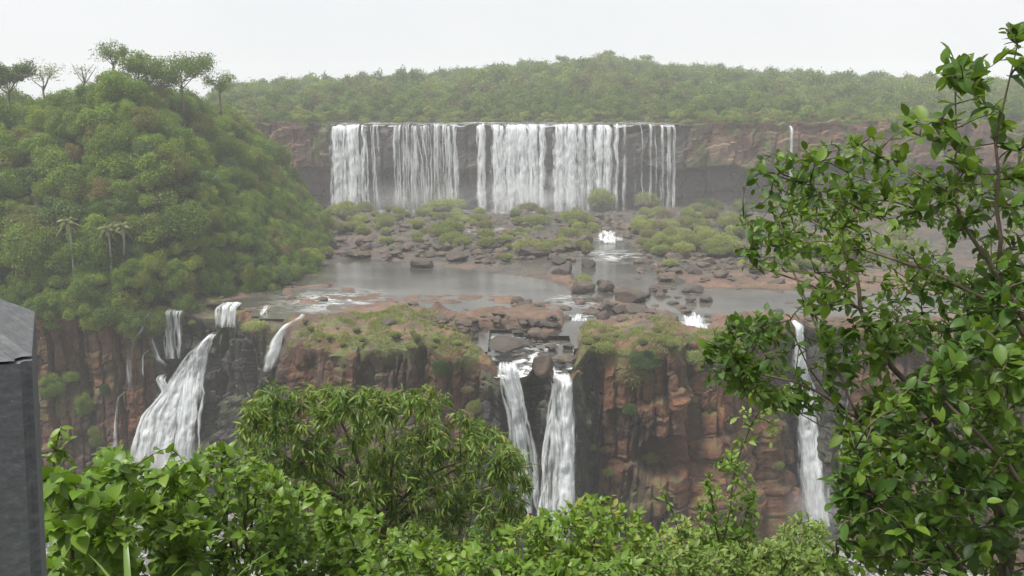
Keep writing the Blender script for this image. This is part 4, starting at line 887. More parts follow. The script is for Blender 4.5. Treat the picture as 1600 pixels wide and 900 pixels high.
for a in [(940, 332, 58, 42, 'large dome of grass on a boulder in front of the pleated waterfall'), (835, 400, 60, 26, 'wide grass cap on the boulder beside the calm pool'), (911, 452, 38, 26, 'bright grass tuft crowning the boulder in mid river'),
          (836, 358, 42, 24, 'round grass clump behind the wide grass cap'), (895, 352, 44, 26, 'grass clump left of the side channel'), (1060, 322, 70, 56, 'tallest grassy mound, below the right end of the upper falls'), (1010, 330, 44, 36, 'grassy mound left of the tallest one'),
          (540, 345, 52, 34, 'tall grass clump at the foot of the left fall'), (905, 378, 40, 24, 'small double clump of grass above the pool outlet'), (690, 335, 60, 26, 'low grassy clump at the foot of the thin veil'), (700, 372, 56, 30, 'yellowish grass clump between the left rubble and the pool'),
          (825, 335, 40, 20, 'grass clump at the foot of the broad white sheet'), (790, 408, 26, 14, 'small grass tuft on the far shore of the pool'), (1050, 418, 34, 14, 'low yellow tuft right of the side channel')]:
    cushion(a[0], a[1], a[2], a[3], a[4], None)
random.seed(33)
for (xa, xb, ya, yb), n, (wa, wb), lb, grp in [((1000, 1180, 335, 405), 95, (20, 40), 'rounded grass mound in the dense patch right of the side channel', 'grass mounds of the right patch'),
        ((455, 735, 505, 556), 34, (9, 22), 'grass tuft on the ledge above the brown face', 'grass tufts on the left ledge'), ((915, 1190, 520, 560), 34, (10, 26), 'grass tuft on the top of the right block', 'grass tufts on the right block'),
        ((510, 620, 332, 372), 22, (18, 36), 'grass mound at the foot of the leftmost falls', 'grass mounds below the left falls'), ((590, 760, 332, 395), 44, (14, 34), 'grass mound among the left rubble', 'grass mounds in the left rubble'),
        ((770, 930, 330, 400), 34, (14, 32), 'grass mound among the centre rubble', 'grass mounds in the centre rubble'), ((1170, 1420, 320, 430), 34, (24, 46), 'grassy mound on the bank behind the right tree', 'grass mounds behind the right tree'), ((430, 520, 366, 410), 12, (16, 30), 'grass mound along the foot of the wooded hill', 'grass mounds by the hill')]:
    for _ in range(n):
        a, b = random.uniform(xa, xb), ya+(yb-ya)*random.random(); wp = random.uniform(wa, wb)*(0.75+0.4*(b-ya)/(yb-ya))
        if lb.startswith('rounded') and a < 1000+max(0, (b-370))*0.6: continue
        zc = ZR+random.uniform(0, 0.9)
        if b > 470:
            g = G(a, b, 39.3)
            if g[1]-float(rimY(g[0])) < 0.6: continue
            zc = float(bedH(np.array([g[0]]), np.array([g[1]]))[0])
        cushion(a, b, wp, wp*random.uniform(0.5, 0.85), lb, grp, zc)

# shrubs on the ground above and below the right end of the upper cliff, and on the lower cliff
random.seed(44)
for i in range(72):
    xx = random.uniform(68, 190) if i % 3 else random.uniform(-112, -70); yy = float(upY(xx))-random.uniform(2.5, 12); R = random.uniform(1.6, 3.0)
    zz = float(bedH(np.array([xx]), np.array([yy]))[0])
    lb = 'dark shrub at the foot of the brown cliff right of the upper falls' if xx > 0 else 'dark shrub at the foot of the brown cliff left of the upper falls'
    tree('shrub', (xx, yy, zz), R, R*0.7, lb, 'shrub', 'shrubs below the upper cliff, '+('right' if xx > 0 else 'left'), CROWNF, flat=0.9)
for i in range(110):
    mid = i >= 50
    xx = random.uniform(-66, 64) if mid else (random.uniform(62, 200) if i % 3 else random.uniform(-120, -68)); yy = float(upY(xx))+(random.uniform(9, 34) if mid else random.uniform(0.5, 7)); R = random.uniform(1.0, 2.3) if mid else random.uniform(1.4, 2.8)
    lb = 'low bush on the islands behind the brink of the falls' if mid else 'yellow green bush on the brink right of the upper falls' if xx > 0 else 'bush on the brink left of the upper falls'
    tree('shrub', (xx, yy, ZB+0.6), R, R*0.6, lb, 'shrub', 'bushes on the brink, '+('right' if xx > 0 else 'left'), CROWNB, flat=0.8)
# bushes clinging to the lower cliff
CL = [(690, 575, 30, 42, 'green bush hanging on the brown face above the drooping tree'), (740, 640, 24, 40, 'pale bush low on the brown face left of the middle falls'), (990, 590, 64, 60, 'big pale green bush draped over the right block'), (1010, 560, 60, 30, 'grassy bush on top of the right block'),
      (940, 545, 40, 24, 'grassy bush at the left top corner of the right block'), (1015, 720, 26, 34, 'green bush under the dark hollow'), (925, 700, 16, 20, 'little plant left of the hollow, upper one'), (945, 705, 16, 22, 'little plant left of the hollow, beside the upper one'), (950, 740, 20, 20, 'little plant left of the hollow, lower one'),
      (985, 640, 24, 30, 'bush on the pale rock above the hollow'), (395, 512, 40, 22, 'green shrub on the ledge beside the short square waterfall'), (300, 505, 12, 14, 'tiny shrub right of the thin curtain'), (130, 640, 30, 40, 'grassy shrub on the left gorge wall'), (80, 610, 40, 40, 'leafy shrub on the left gorge wall near the post'), (150, 690, 24, 40, 'shrub low on the left gorge wall beside the plume'),
      (110, 590, 34, 34, 'shrub under the overhanging trees of the left gorge wall'), (165, 610, 16, 36, 'narrow hanging shrub left of the stepped trickle'), (1080, 560, 50, 24, 'grass clump on the rim left of the right tree'), (1130, 560, 50, 26, 'bushy clump on the rim half behind the right tree'), (1215, 730, 20, 24, 'plant on the wet rock beside the tall waterfall'), (730, 610, 20, 18, 'small green plant beside a crack in the brown face')]
CLR = [cushion_mesh(320+i, 1500, 0.24, M['leaf_tuss'], 0.9) for i in range(2)]
def cliff_point(a, b):
    Yr = 150.0
    for _ in range(9):
        p = PD(a, b, Yr); dz = max(0, 37.6-p[2]); Yr = 0.5*Yr+0.5*cliffY(p[0], dz)
    return PD(a, b, Yr), dz
for i, (a, b, wp, hp, lb) in enumerate(CL):
    p, dz = cliff_point(a, b); s = p[1]/F; root = empty('cliff_shrub', p); tag(root, lb, 'shrub', 'plants on the lower cliff')
    c = obj('foliage', random.choice(CLR) if (i % 3 and a > 250) else random.choice(CROWN), root, (0, 0, 0)); c.scale = (wp*s*0.58, wp*s*0.45, hp*s*0.58); c.rotation_euler = (0.25, 0, random.uniform(-0.6, 0.6))
    tw = MB()
    for j in range(4): tw.tube(np.array([[0, 1.6, -0.2], [0.1*j-0.2, 0.5, 0], [(j-1.5)*wp*s*0.15, -0.1, hp*s*0.2]]), [0.06, 0.05, 0.02], 4)
    obj('stem', tw.data('stem', M['bark']), root)
# grass on the ledges of the lower cliff (uncountable)
rg = np.random.default_rng(66); n = 300000
Xr = rg.uniform(-45, 62, n); Yr = rg.uniform(130, 175, n); mk = np.zeros(n)
for g in GRASSY: mk = np.maximum(mk, sstep(-1.5, 2.0, polydist(Xr, Yr, g)))
cl = vnoise(Xr/2.4, Yr/2.4, 0, 67)*0.6+vnoise(Xr/0.9, Yr/0.9, 0, 68)*0.4
ok = (mk*sstep(0.42, 0.62, cl) > rg.random(n)) & (Yr-rimY(Xr) > -0.2); Xr, Yr, cl = Xr[ok], Yr[ok], cl[ok]; n = len(Xr)
P = np.stack([Xr, Yr, bedH(Xr, Yr)-0.03], -1)
V, k = scatter(np.array([[-.07, 0, 0], [.07, 0, 0], [0.05, .6, .0], [-.05, .6, .0], [0, 1, -.15]]), P, unit(rg.normal(size=(n, 3))*0.5+[0, 0, 0.9]), unit(rg.normal(size=(n, 3))), rg.uniform(0.25, 0.75, n))
tag(obj('ledge_grass', mesh_data('ledge_grass', V, scat_faces(np.array([[3, 2, 4]]), n, k), scat_faces(np.array([[0, 1, 2, 3]]), n, k), M['leaf_tuss'], False, {'rnd': np.repeat(np.clip(0.9-cl+0.2*rg.normal(size=n), 0, 1), k)})), 'yellow green grass covering the ledges above the lower cliff', 'grass', None, 'stuff')
print('grass', n)

# ------------------------------------------------------------------ foreground: leaves with a midrib, fold and droop
def leaf_tpl(wd, fold=0.12, droop=0.18, st=(0.10, 0.27, 0.5, 0.72, 0.89), prof=(0.5, 0.88, 1.0, 0.76, 0.4)):
    V = [(0, 0, 0)]; m = len(st)
    for t, p in zip(st, prof):
        for sx in (-1, 0, 1): V.append((sx*wd*p/2, t, -droop*t*t+(fold*wd*p if sx else 0)))
    V.append((0, 1, -droop*1.15))
    T = [(0, 2, 1), (0, 3, 2)]
    for i in range(m-1):
        a = 1+3*i
        for j in (0, 1): T += [(a+j, a+j+1, a+4+j), (a+j, a+4+j, a+3+j)]
    e = 1+3*(m-1); T += [(e, e+1, e+3), (e+1, e+2, e+3)]
    return np.array(V), np.array(T)
LT_BROAD = leaf_tpl(0.58, 0.14, 0.16); LT_OVAL = leaf_tpl(0.46, 0.12, 0.2); LT_NARROW = leaf_tpl(0.22, 0.15, 0.35, (0.3, 0.7), (0.9, 0.75)); LT_HEART = leaf_tpl(0.74, 0.10, 0.22, (0.06, 0.2, 0.42, 0.66, 0.86), (0.62, 0.94, 1.0, 0.72, 0.36))
class Plant:
    """a near plant: woody stems grown out to twig ends, leaves set along the twigs"""
    def __init__(s, name, loc, label, cat, group=None):
        s.root = empty(name, loc); s.loc = np.asarray(loc, float); tag(s.root, label, cat, group)
        s.b = MB(); s.P = []; s.D = []; s.N = []; s.S = []; s.nodes = []
    def limb(s, pts, r0, r1, k=7):
        pts = np.asarray(pts, float); sl = np.concatenate([[0], np.cumsum(np.linalg.norm(np.diff(pts, axis=0), axis=1))])
        n = max(4, int(sl[-1]/0.12)); q = np.linspace(0, sl[-1], n); C = np.stack([np.interp(q, sl, pts[:, i]) for i in range(3)], -1)
        for _ in range(3): C[1:-1] = 0.5*C[1:-1]+0.25*(C[:-2]+C[2:])
        C[1:-1] += RNG.normal(size=(n-2, 3))*0.006
        s.b.tube(C, np.linspace(r0, r1, n), k); s.nodes += list(C[n//5:])
    def twig(s, tgt, leafL, nleaf, r=0.004, wind=(0, 0, 0), jit=0.6, span=0.45, drop=0.0):
        N = np.array(s.nodes); d = np.linalg.norm(N-tgt, axis=1) + 0.25*np.maximum(0, N[:, 2]-tgt[2]); a = N[int(np.argmin(d))]
        L = np.linalg.norm(tgt-a); m = (a+tgt)/2+RNG.normal(size=3)*0.09*L+np.array([0, 0, 0.06*L])
        C = np.array([a, 0.6*m+0.4*a+RNG.normal(size=3)*0.02*L, m, 0.5*m+0.5*tgt+RNG.normal(size=3)*0.04*L, tgt]); s.b.tube(C, np.linspace(min(r*(1+1.2*L), 0.02), r*0.5, 5), 3)
        if L > 0.15: s.nodes += [m, C[3]]
        q = np.linspace(max(0.05, 1-span/max(L, span)), 1, nleaf)
        Pq = np.stack([np.interp(q*4, np.arange(5), C[:, i]) for i in range(3)], -1)
        ax = unit(tgt-m); an0 = RNG.uniform(0, 6.28); u = unit(np.cross(ax, [0.2, 0.3, 1.])); v = np.cross(ax, u)
        for i in range(nleaf):
            an = an0+i*2.4; rad = math.cos(an)*u+math.sin(an)*v
            dv = unit(ax*(0.45+0.5*(i/nleaf))+rad*0.9+RNG.normal(size=3)*jit*0.5+np.array(wind)+np.array([0, 0, -drop]))
            nn = unit(np.array([0, 0, 1.0])+0.35*rad*-1*0+RNG.normal(size=3)*jit*0.6)
            s.P.append(Pq[i]); s.D.append(dv); s.N.append(nn); s.S.append(leafL*RNG.uniform(0.45, 1.28)*(0.75 if i == nleaf-1 else 1))
    def finish(s, mat, tpl, bark, singles):
        P, D, N, S = np.array(s.P), np.array(s.D), np.array(s.N), np.array(s.S)
        obj('stem', s.b.data('stem', M[bark], True, s.loc), s.root)
        pix = np.array([project(p) for p in P]); vis = (pix[:, 0] > 0) & (pix[:, 0] < 1600) & (pix[:, 1] > 0) & (pix[:, 1] < 900)
        sizepx = np.where(vis, S*F/pix[:, 2], 0)
        # leaves with nothing nearer in front of them show largest
        cell = {}
        for i in np.argsort(pix[:, 2]):
            c = (int(pix[i, 0]//26), int(pix[i, 1]//26)); cell.setdefault(c, []).append(i)
        lead = np.zeros(len(P))
        for c, L in cell.items():
            for k, i in enumerate(L[:3]): lead[i] = (3, 1.8, 1.2)[k]
        order = np.argsort(-(sizepx*(1+lead))); one = order[:singles]; one = one[sizepx[one] > 9]; rest = np.setdiff1d(np.arange(len(P)), one)
        me = mesh_data('leaf', tpl[0], tpl[1], None, M[mat], True, {'rnd': np.full(len(tpl[0]), 0.5)})
        ss, dd, nn = frames(D, N)
        for i in one:
            o = bpy.data.objects.new('leaf', me); col.objects.link(o); o.parent = s.root
            Mx = Matrix([[ss[i, r]*S[i], dd[i, r]*S[i], nn[i, r]*S[i], P[i, r]-s.loc[r]] for r in range(3)]+[[0, 0, 0, 1]]); o.matrix_local = Mx
        if len(rest):
            V, k = scatter(tpl[0], P[rest]-s.loc, D[rest], N[rest], S[rest])
            o = obj('foliage', mesh_data('foliage', V, scat_faces(tpl[1], len(rest), k), None, M[mat], True, {'rnd': np.repeat(np.clip(0.5+0.27*RNG.normal(size=len(rest))+0.6*(RNG.random(len(rest)) < 0.02), 0, 1), k)}), s.root); o['kind'] = 'stuff'
        return s
def inpoly(poly, n, dmin, dmax):
    P = np.asarray(poly, float); lo, hi = P.min(0), P.max(0); out = []
    while len(out) < n:
        q = RNG.uniform(lo, hi, (n*2, 2)); ins = polydist(q[:, 0], q[:, 1], poly) > 0
        out += list(q[ins])
    return [PD(a, b, RNG.uniform(dmin, dmax)) for a, b in out[:n]]

# the broad leaved tree on the right
gz = float(slopeH(2.9, 4.9))
rt = Plant('broad_leaved_tree', (3.1, 4.9, gz-0.2), 'large broad leaved tree filling the right side of the view', 'tree')
base = np.array([3.1, 4.9, gz-0.2])
pd = lambda L: [PD(*a) for a in L]
rt.limb([base, base+[-0.1, 0, 0.7], PD(1580, 820, 4.9), PD(1480, 680, 4.9)], 0.0465, 0.0350)
rt.limb(pd([(1480, 680, 4.9), (1400, 585, 5.0), (1365, 535, 5.0), (1338, 480, 5.0), (1330, 430, 5.1), (1345, 360, 5.2), (1330, 290, 5.3)]), 0.0211, 0.0056)
rt.limb(pd([(1338, 480, 5.0), (1300, 455, 5.0), (1220, 430, 5.1), (1160, 410, 5.2)]), 0.0074, 0.0035)
rt.limb(pd([(1480, 680, 4.9), (1390, 690, 4.7), (1345, 660, 4.7), (1290, 610, 4.8), (1220, 590, 4.9), (1150, 575, 5.0), (1100, 560, 5.1)]), 0.0136, 0.0035)
rt.limb(pd([(1320, 640, 4.7), (1270, 600, 4.7), (1240, 560, 4.8), (1235, 500, 4.9)]), 0.0062, 0.0028)
rt.limb(pd([(1390, 690, 4.7), (1310, 672, 4.6), (1240, 672, 4.6), (1228, 620, 4.7)]), 0.0056, 0.0021)
rt.limb(pd([(1345, 660, 4.7), (1300, 560, 4.8), (1235, 420, 5.1), (1210, 330, 5.4), (1215, 260, 5.6)]), 0.0087, 0.0028)
rt.limb([base, base+[0.35, -0.5, 1.0], PD(1660, 640, 4.2), PD(1600, 500, 4.2), PD(1510, 445, 4.3), PD(1420, 410, 4.5), PD(1330, 390, 4.8), PD(1260, 340, 5.0)], 0.0372, 0.0042)
rt.limb(pd([(1600, 500, 4.2), (1560, 420, 4.2), (1500, 360, 4.4), (1480, 300, 4.5), (1500, 200, 4.6), (1490, 110, 4.6)]), 0.0136, 0.0028)
rt.limb(pd([(1560, 420, 4.2), (1570, 330, 4.2), (1545, 230, 4.3), (1575, 140, 4.3), (1590, 70, 4.3)]), 0.0112, 0.0028)
rt.limb(pd([(1480, 300, 4.5), (1420, 260, 4.7), (1370, 240, 4.9)]), 0.0062, 0.0028)
rt.limb([base, base+[-0.3, -0.5, 0.6], PD(1500, 860, 4.0), PD(1400, 780, 3.9), PD(1340, 730, 3.9)], 0.0310, 0.0070)
rt.limb([base, base+[0.2, -0.8, 0.9], PD(1620, 780, 3.6), PD(1520, 660, 3.7), PD(1450, 600, 3.9)], 0.0310, 0.0070)
rt.limb([base+[0.2, 0, 1.2], base+[0.8, -0.2, 1.8], base+[1.2, -0.3, 3.0], base+[1.1, -0.2, 4.3]], 0.0310, 0.0084)
WIND = (0.28, 0.0, 0.16)
for tg in inpoly([(1600, 430), (1600, 900), (1310, 900), (1295, 770), (1310, 680), (1400, 610), (1480, 530), (1540, 430)], 740, 3.4, 5.6): rt.twig(tg, 0.072, 8, 0.004, WIND, 0.7, 0.32)
for tg in inpoly([(1180, 240), (1250, 232), (1330, 212), (1440, 265), (1560, 270), (1600, 250), (1600, 540), (1500, 560), (1380, 550), (1270, 440), (1180, 420), (1135, 430), (1150, 370)], 470, 4.0, 6.8): rt.twig(tg, 0.066, 8, 0.0035, WIND, 0.7, 0.34)
for tg in inpoly([(1090, 565), (1120, 500), (1210, 475), (1235, 560), (1290, 650), (1200, 640), (1110, 605)], 130, 4.6, 5.8): rt.twig(tg, 0.07, 7, 0.0035, WIND, 0.7, 0.3)
for c_, n_ in (((1490, 105), 7), ((1540, 150), 5), ((1585, 70), 8), ((1530, 110), 4), ((1440, 180), 4), ((1575, 190), 5), ((1480, 220), 6), ((1520, 250), 6), ((1590, 260), 5), ((1400, 230), 4), ((1500, 90), 3)):
    for _ in range(n_): rt.twig(PD(c_[0]+random.uniform(-22, 22), c_[1]+random.uniform(-28, 28), random.uniform(4.1, 4.9)), 0.088, 7, 0.003, (0.4, 0, 0.25), 0.5, 0.25)
for tg in inpoly([(1610, 150), (1850, 200), (1900, 900), (1610, 900)], 170, 3.4, 5.6): rt.twig(tg, 0.105, 6, 0.004, WIND, 0.7, 0.32)
for tg in inpoly([(1240, 440), (1400, 520), (1400, 640), (1310, 700), (1290, 600)], 90, 4.3, 5.6): rt.twig(tg, 0.072, 7, 0.0035, WIND, 0.7, 0.3)
rt.finish('leaf_right', LT_BROAD, 'bark_dark', 300)
print('right tree leaves', len(rt.P))

# the drooping tree in the middle distance below the viewpoint
Y0 = 17.5; bz = float(slopeH(-2.6, Y0)); dt_ = Plant('drooping_leaved_tree', (-2.6, Y0, bz-0.2), 'dense tree with narrow drooping leaves in front of the brown cliff', 'tree')
b_ = dt_.loc; hub = PD(600, 800, Y0)
dt_.limb([b_, b_+[0.1, 0, 2.5], hub-[0, 0, 1.2], hub], 0.17, 0.10, 8)
for a in [(420, 620, 17), (500, 600, 18), (600, 600, 17.5), (690, 620, 18), (790, 690, 17.5), (830, 730, 17), (380, 680, 17.5), (480, 700, 16), (620, 690, 15.6), (720, 720, 16), (560, 640, 19), (800, 790, 16.6), (430, 760, 16.2), (680, 800, 15.5)]:
    e = PD(*a); dt_.limb([hub-[0, 0, random.uniform(0, 0.9)], hub+(e-hub)*0.5+[0, 0, random.uniform(-0.1, 0.25)], e], 0.07, 0.012, 6)
DC = np.array(inpoly([(355, 680), (366, 615), (425, 578), (470, 592), (530, 582), (580, 594), (640, 596), (700, 596), (720, 640), (765, 640), (790, 690), (840, 695), (848, 800), (800, 870), (420, 870), (385, 740)], 135, 14.8, 19.4))
for tg in inpoly([(362, 680), (372, 625), (425, 588), (470, 592), (530, 596), (580, 590), (640, 604), (700, 606), (720, 640), (760, 648), (790, 690), (835, 705), (842, 800), (800, 870), (420, 870), (390, 740)], 1500, 15.2, 19.4):
    tg = tg+(DC[np.argmin(np.linalg.norm(DC-tg, axis=1))]-tg)*0.32
    dt_.twig(tg+[0, 0, random.uniform(-.1, .1)], 0.20, 12, 0.006, (0.05, 0, 0), 0.7, 0.4, 0.75)
for tg in inpoly([(362, 680), (372, 625), (425, 588), (530, 596), (640, 604), (720, 640), (790, 690), (842, 750), (800, 860), (420, 860)], 480, 14.6, 15.6):
    tg = tg+(DC[np.argmin(np.linalg.norm(DC-tg, axis=1))]-tg)*0.25
    dt_.twig(tg, 0.19, 12, 0.006, (0.05, 0, 0), 0.7, 0.4, 0.75)
dt_.finish('leaf_mid', LT_NARROW, 'bark_dark', 300)
print('drooping leaves', len(dt_.P))

# bushes under the viewpoint
def bush(label, name, poly, n, dm, dM, leafL, nleaf, mat, tpl, singles, group='bushes below the viewpoint', span=0.35, jit=0.7, up=0.15, stems=7):
    P = np.asarray(poly, float); cx_ = P[:, 0].mean(); D = (dm+dM)/2; bot = PD(cx_, 880, D); loc = np.array([bot[0], D, float(slopeH(bot[0], D))-0.15])
    pl = Plant(name, loc, label, 'bush', group); T = inpoly(poly, n, dm, dM)
    for i in range(stems):
        e = T[i*len(T)//stems]; g = loc+np.array([random.uniform(-.25, .25), random.uniform(-.2, .2), 0]); m = g+(e-g)*0.55+np.array([0, 0, 0.12*np.linalg.norm(e-g)])
        pl.limb([g, g+(m-g)*0.5+[0, 0, 0.1], m, e], 0.022, 0.007, 6)
    for t in T: pl.twig(t, leafL, nleaf, 0.0035, (0.03, 0, up), jit, span)
    return pl.finish(mat, tpl, 'bark_dark', singles)
bush('broad leafed bush at the far left, right beside the stone post', 'leafy_bush', [(60, 790), (75, 735), (120, 745), (180, 770), (215, 860), (210, 930), (60, 930)], 154, 3.6, 4.6, 0.085, 7, 'leaf_bush', LT_HEART, 90)
bush('bright green vine covered bush in front of the big left cascade', 'vine_bush', [(120, 745), (160, 705), (185, 700), (230, 735), (255, 725), (300, 735), (330, 800), (330, 930), (110, 930)], 334, 4.4, 5.8, 0.077, 7, 'leaf_bush', LT_HEART, 140)
bush('dense bush with glossy leaves left of the drooping tree', 'leafy_bush', [(270, 760), (310, 705), (350, 690), (400, 715), (450, 745), (470, 820), (470, 930), (270, 930)], 334, 5.0, 6.4, 0.075, 7, 'leaf_bush', LT_BROAD, 120)
bush('light green bush below the drooping tree, left of centre', 'vine_bush', [(400, 800), (450, 760), (500, 770), (540, 800), (580, 790), (620, 830), (640, 930), (390, 930)], 309, 5.6, 7.2, 0.077, 7, 'leaf_bush', LT_HEART, 110)
bush('darker bush at the bottom centre under the drooping tree', 'leafy_bush', [(580, 860), (640, 810), (700, 835), (760, 815), (800, 850), (810, 930), (570, 930)], 282, 6.0, 7.6, 0.071, 7, 'leaf_right', LT_OVAL, 90)
bush('leafy bush with upright shoots below the middle falls', 'leafy_bush', [(780, 840), (820, 805), (870, 800), (910, 772), (960, 790), (1000, 800), (1030, 850), (1030, 930), (780, 930)], 436, 6.4, 8.2, 0.085, 8, 'leaf_bush', LT_OVAL, 130, up=0.4)
bush('pale bush with fine leaves at the bottom right of centre', 'leafy_bush', [(1000, 850), (1060, 800), (1120, 830), (1180, 850), (1240, 840), (1290, 860), (1290, 930), (1000, 930)], 592, 7.5, 10, 0.065, 9, 'leaf_pale', LT_OVAL, 120, span=0.4)
bush('small leafed bush in front of the foot of the tall waterfall', 'leafy_bush', [(1195, 860), (1225, 810), (1260, 800), (1300, 830), (1310, 900), (1310, 930), (1190, 930)], 230, 7.0, 8.6, 0.055, 9, 'leaf_pale', LT_OVAL, 70)
bush('low tangle of leaves at the bottom edge between the bushes', 'leafy_bush', [(560, 860), (700, 850), (860, 880), (1000, 870), (1000, 930), (560, 930)], 268, 5.0, 6.2, 0.077, 7, 'leaf_bush', LT_OVAL, 100)
bush('fine leaved bush at the bottom edge left of the right tree', 'leafy_bush', [(980, 870), (1100, 850), (1200, 845), (1330, 870), (1330, 930), (980, 930)], 336, 6.0, 7.4, 0.068, 8, 'leaf_pale', LT_OVAL, 100)
bush('slender sapling with pale leaves left of the tall waterfall', 'sapling', [(1092, 740), (1120, 715), (1150, 700), (1180, 740), (1185, 790), (1180, 900), (1080, 900)], 168, 7.2, 7.9, 0.065, 8, 'leaf_bush', LT_OVAL, 80, stems=4)
sp_ = Plant('climbing_shoot', (PD(1140, 900, 7.4)[0], 7.4, float(slopeH(1.7, 7.4))-0.15), 'thin arching shoot with silvery leaves against the brown cliff', 'vine')
sp_.limb([sp_.loc, PD(1130, 860, 7.4), PD(1150, 720, 7.4), PD(1185, 640, 7.4), PD(1225, 600, 7.4)], 0.014, 0.004)
for c_ in ((1175, 660), (1195, 640), (1215, 665), (1160, 640), (1150, 690), (1205, 690), (1230, 610), (1180, 690), (1140, 650), (1215, 640)): sp_.twig(PD(c_[0], c_[1], 7.4), 0.085, 8, 0.003, (0.1, 0, 0.1), 0.5, 0.4)
sp_.finish('leaf_pale', LT_OVAL, 'bark_dark', 60)
sp2 = Plant('climbing_shoot', (PD(1030, 900, 7.8)[0], 7.8, float(slopeH(1.3, 7.8))-0.15), 'thin wavy shoot with small leaves right of the upright bush', 'vine')
sp2.limb([sp2.loc, PD(1070, 850, 7.8), PD(1050, 800, 7.8), PD(1036, 765, 7.8)], 0.012, 0.004)
for c_ in ((1036, 768), (1044, 790), (1054, 806), (1066, 826), (1040, 780), (1072, 840)): sp2.twig(PD(c_[0], c_[1], 7.8), 0.08, 7, 0.003, (0.1, 0, 0.1), 0.5, 0.3)
sp2.finish('leaf_pale', LT_OVAL, 'bark_dark', 36)
sp3 = Plant('sapling', (PD(88, 900, 4.2)[0], 4.2, float(slopeH(-2.2, 4.2))-0.15), 'upright pale sapling rising beside the stone post', 'bush')
sp3.limb([sp3.loc, PD(84, 860, 4.2), PD(80, 760, 4.2), PD(86, 690, 4.2), PD(95, 668, 4.2)], 0.014, 0.004)
for c_ in ((95, 672), (85, 690), (105, 690), (76, 715), (100, 705), (80, 740), (110, 720), (92, 760), (120, 740), (75, 780)): sp3.twig(PD(c_[0], c_[1], 4.2), 0.075, 7, 0.003, (0, 0, 0.15), 0.6, 0.2)
sp3.finish('leaf_pale', LT_OVAL, 'bark_dark', 60)

# long bladed grass at the bottom left
def blade_mesh(L, wd, bend, seed):
    t = np.linspace(0, 1, 9); c = np.stack([0*t, L*np.sin(bend*t)/bend, L*(1-np.cos(bend*t))/bend], -1)[:, [0, 2, 1]]
    W = wd*np.array([0.5, .8, .95, 1, .95, .85, .65, .4, 0.04]); V = np.concatenate([c-np.stack([W/2, 0*t, -0.12*W], -1), c, c+np.stack([W/2, 0*t, 0.12*W], -1)])
    i = np.arange(8); Q = np.concatenate([np.stack([i, i+9, i+10, i+1], -1), np.stack([i+9, i+18, i+19, i+10], -1)])
    return mesh_data('blade', V, None, Q, M['blade'], True, {'rnd': np.full(len(V), 0.5)})
BL = [blade_mesh(0.62, 0.026, 1.5, 0), blade_mesh(0.5, 0.03, 2.0, 1), blade_mesh(0.7, 0.024, 1.1, 2)]
for i, (a, b, lb) in enumerate([(205, 905, 'clump of long arching grass blades, left one at the bottom edge'), (285, 915, 'clump of long arching grass blades, right one at the bottom edge'), (240, 930, 'clump of long grass blades between the two at the bottom edge')]):
    p = PD(a, b, 3.3); r = empty('tall_grass', p-np.array([0, 0, 0.42])); tag(r, lb, 'grass', 'tall grass at the bottom left')
    for j in range(13):
        o = obj('blade', BL[j % 3], r, (random.uniform(-.07, .07), random.uniform(-.07, .07), 0)); o.rotation_euler = (random.uniform(-.1, .1), random.uniform(-.1, .1), random.uniform(0, 6.28)); s = random.uniform(0.6, 1.15); o.scale = (s, s, s)

# ------------------------------------------------------------------ viewpoint: path and stone post
def stone_mat():
    m, t = new_mat('weathered_stone'); tc = nd(t, 'ShaderNodeTexCoord'); P = tc.outputs['Object']
    mp = nd(t, 'ShaderNodeMapping'); mp.inputs['Scale'].default_value = (1, 1, 1.8); t.links.new(P, mp.inputs[0])
    a = noise(t, mp.outputs[0], 60, 10, 0.75); g = noise(t, P, 3.0, 4, 0.6); sp2_ = noise(t, mp.outputs[0], 70, 3, 0.6)
    c = ramp(t, a, [(0.3, (0.06, 0.062, 0.066)), (0.5, (0.105, 0.108, 0.112)), (0.72, (0.19, 0.19, 0.19))])
    c = mixc(t, mapr(t, g, 0.45, 0.7), c, (0.09, 0.105, 0.085)); c = mixc(t, mapr(t, sp2_, 0.70, 0.78), c, (0.42, 0.42, 0.41))
    b = nd(t, 'ShaderNodeBsdfPrincipled'); t.links.new(c, b.inputs['Base Color']); b.inputs['Roughness'].default_value = 0.7
    bu = nd(t, 'ShaderNodeBump'); bu.inputs['Strength'].default_value = 0.6; bu.inputs['Distance'].default_value = 0.003; t.links.new(a, bu.inputs['Height']); t.links.new(bu.outputs[0], b.inputs['Normal']); finish(t, b.outputs[0]); return m
M['stone'] = stone_mat()
import bmesh
def bev_box(name, sx, sy, z0, z1, bev, mat, top=None):
    bm = bmesh.new(); bmesh.ops.create_cube(bm, size=1.0)
    for v in bm.verts:
        k = 1.0 if (top is None or v.co.z < 0) else top
        v.co = Vector((v.co.x*sx*k, v.co.y*sy*k, z0 if v.co.z < 0 else z1))
    zs = (z0 if top is not None else z1); bmesh.ops.bevel(bm, geom=[e for e in bm.edges if name == 'path' or not all(abs(v.co.z-zs) < 1e-6 for v in e.verts)], offset=bev, segments=3, affect='EDGES'); me = bpy.data.meshes.new(name); bm.to_mesh(me); bm.free(); me.materials.append(mat); return me
pr = PD(33, 566, 1.0); PW = 0.30
PA = math.radians(27); _c, _s = math.cos(PA), math.sin(PA)
post = empty('stone_post', (pr[0]-0.085-(_c*PW/2+_s*PW/2), pr[1]-(_s*PW/2-_c*PW/2), 78.3)); post.rotation_euler = (0, math.radians(3.5), PA); tag(post, 'grey weathered stone post with a sloping cap at the left edge', 'post')
zt = pr[2]-78.3
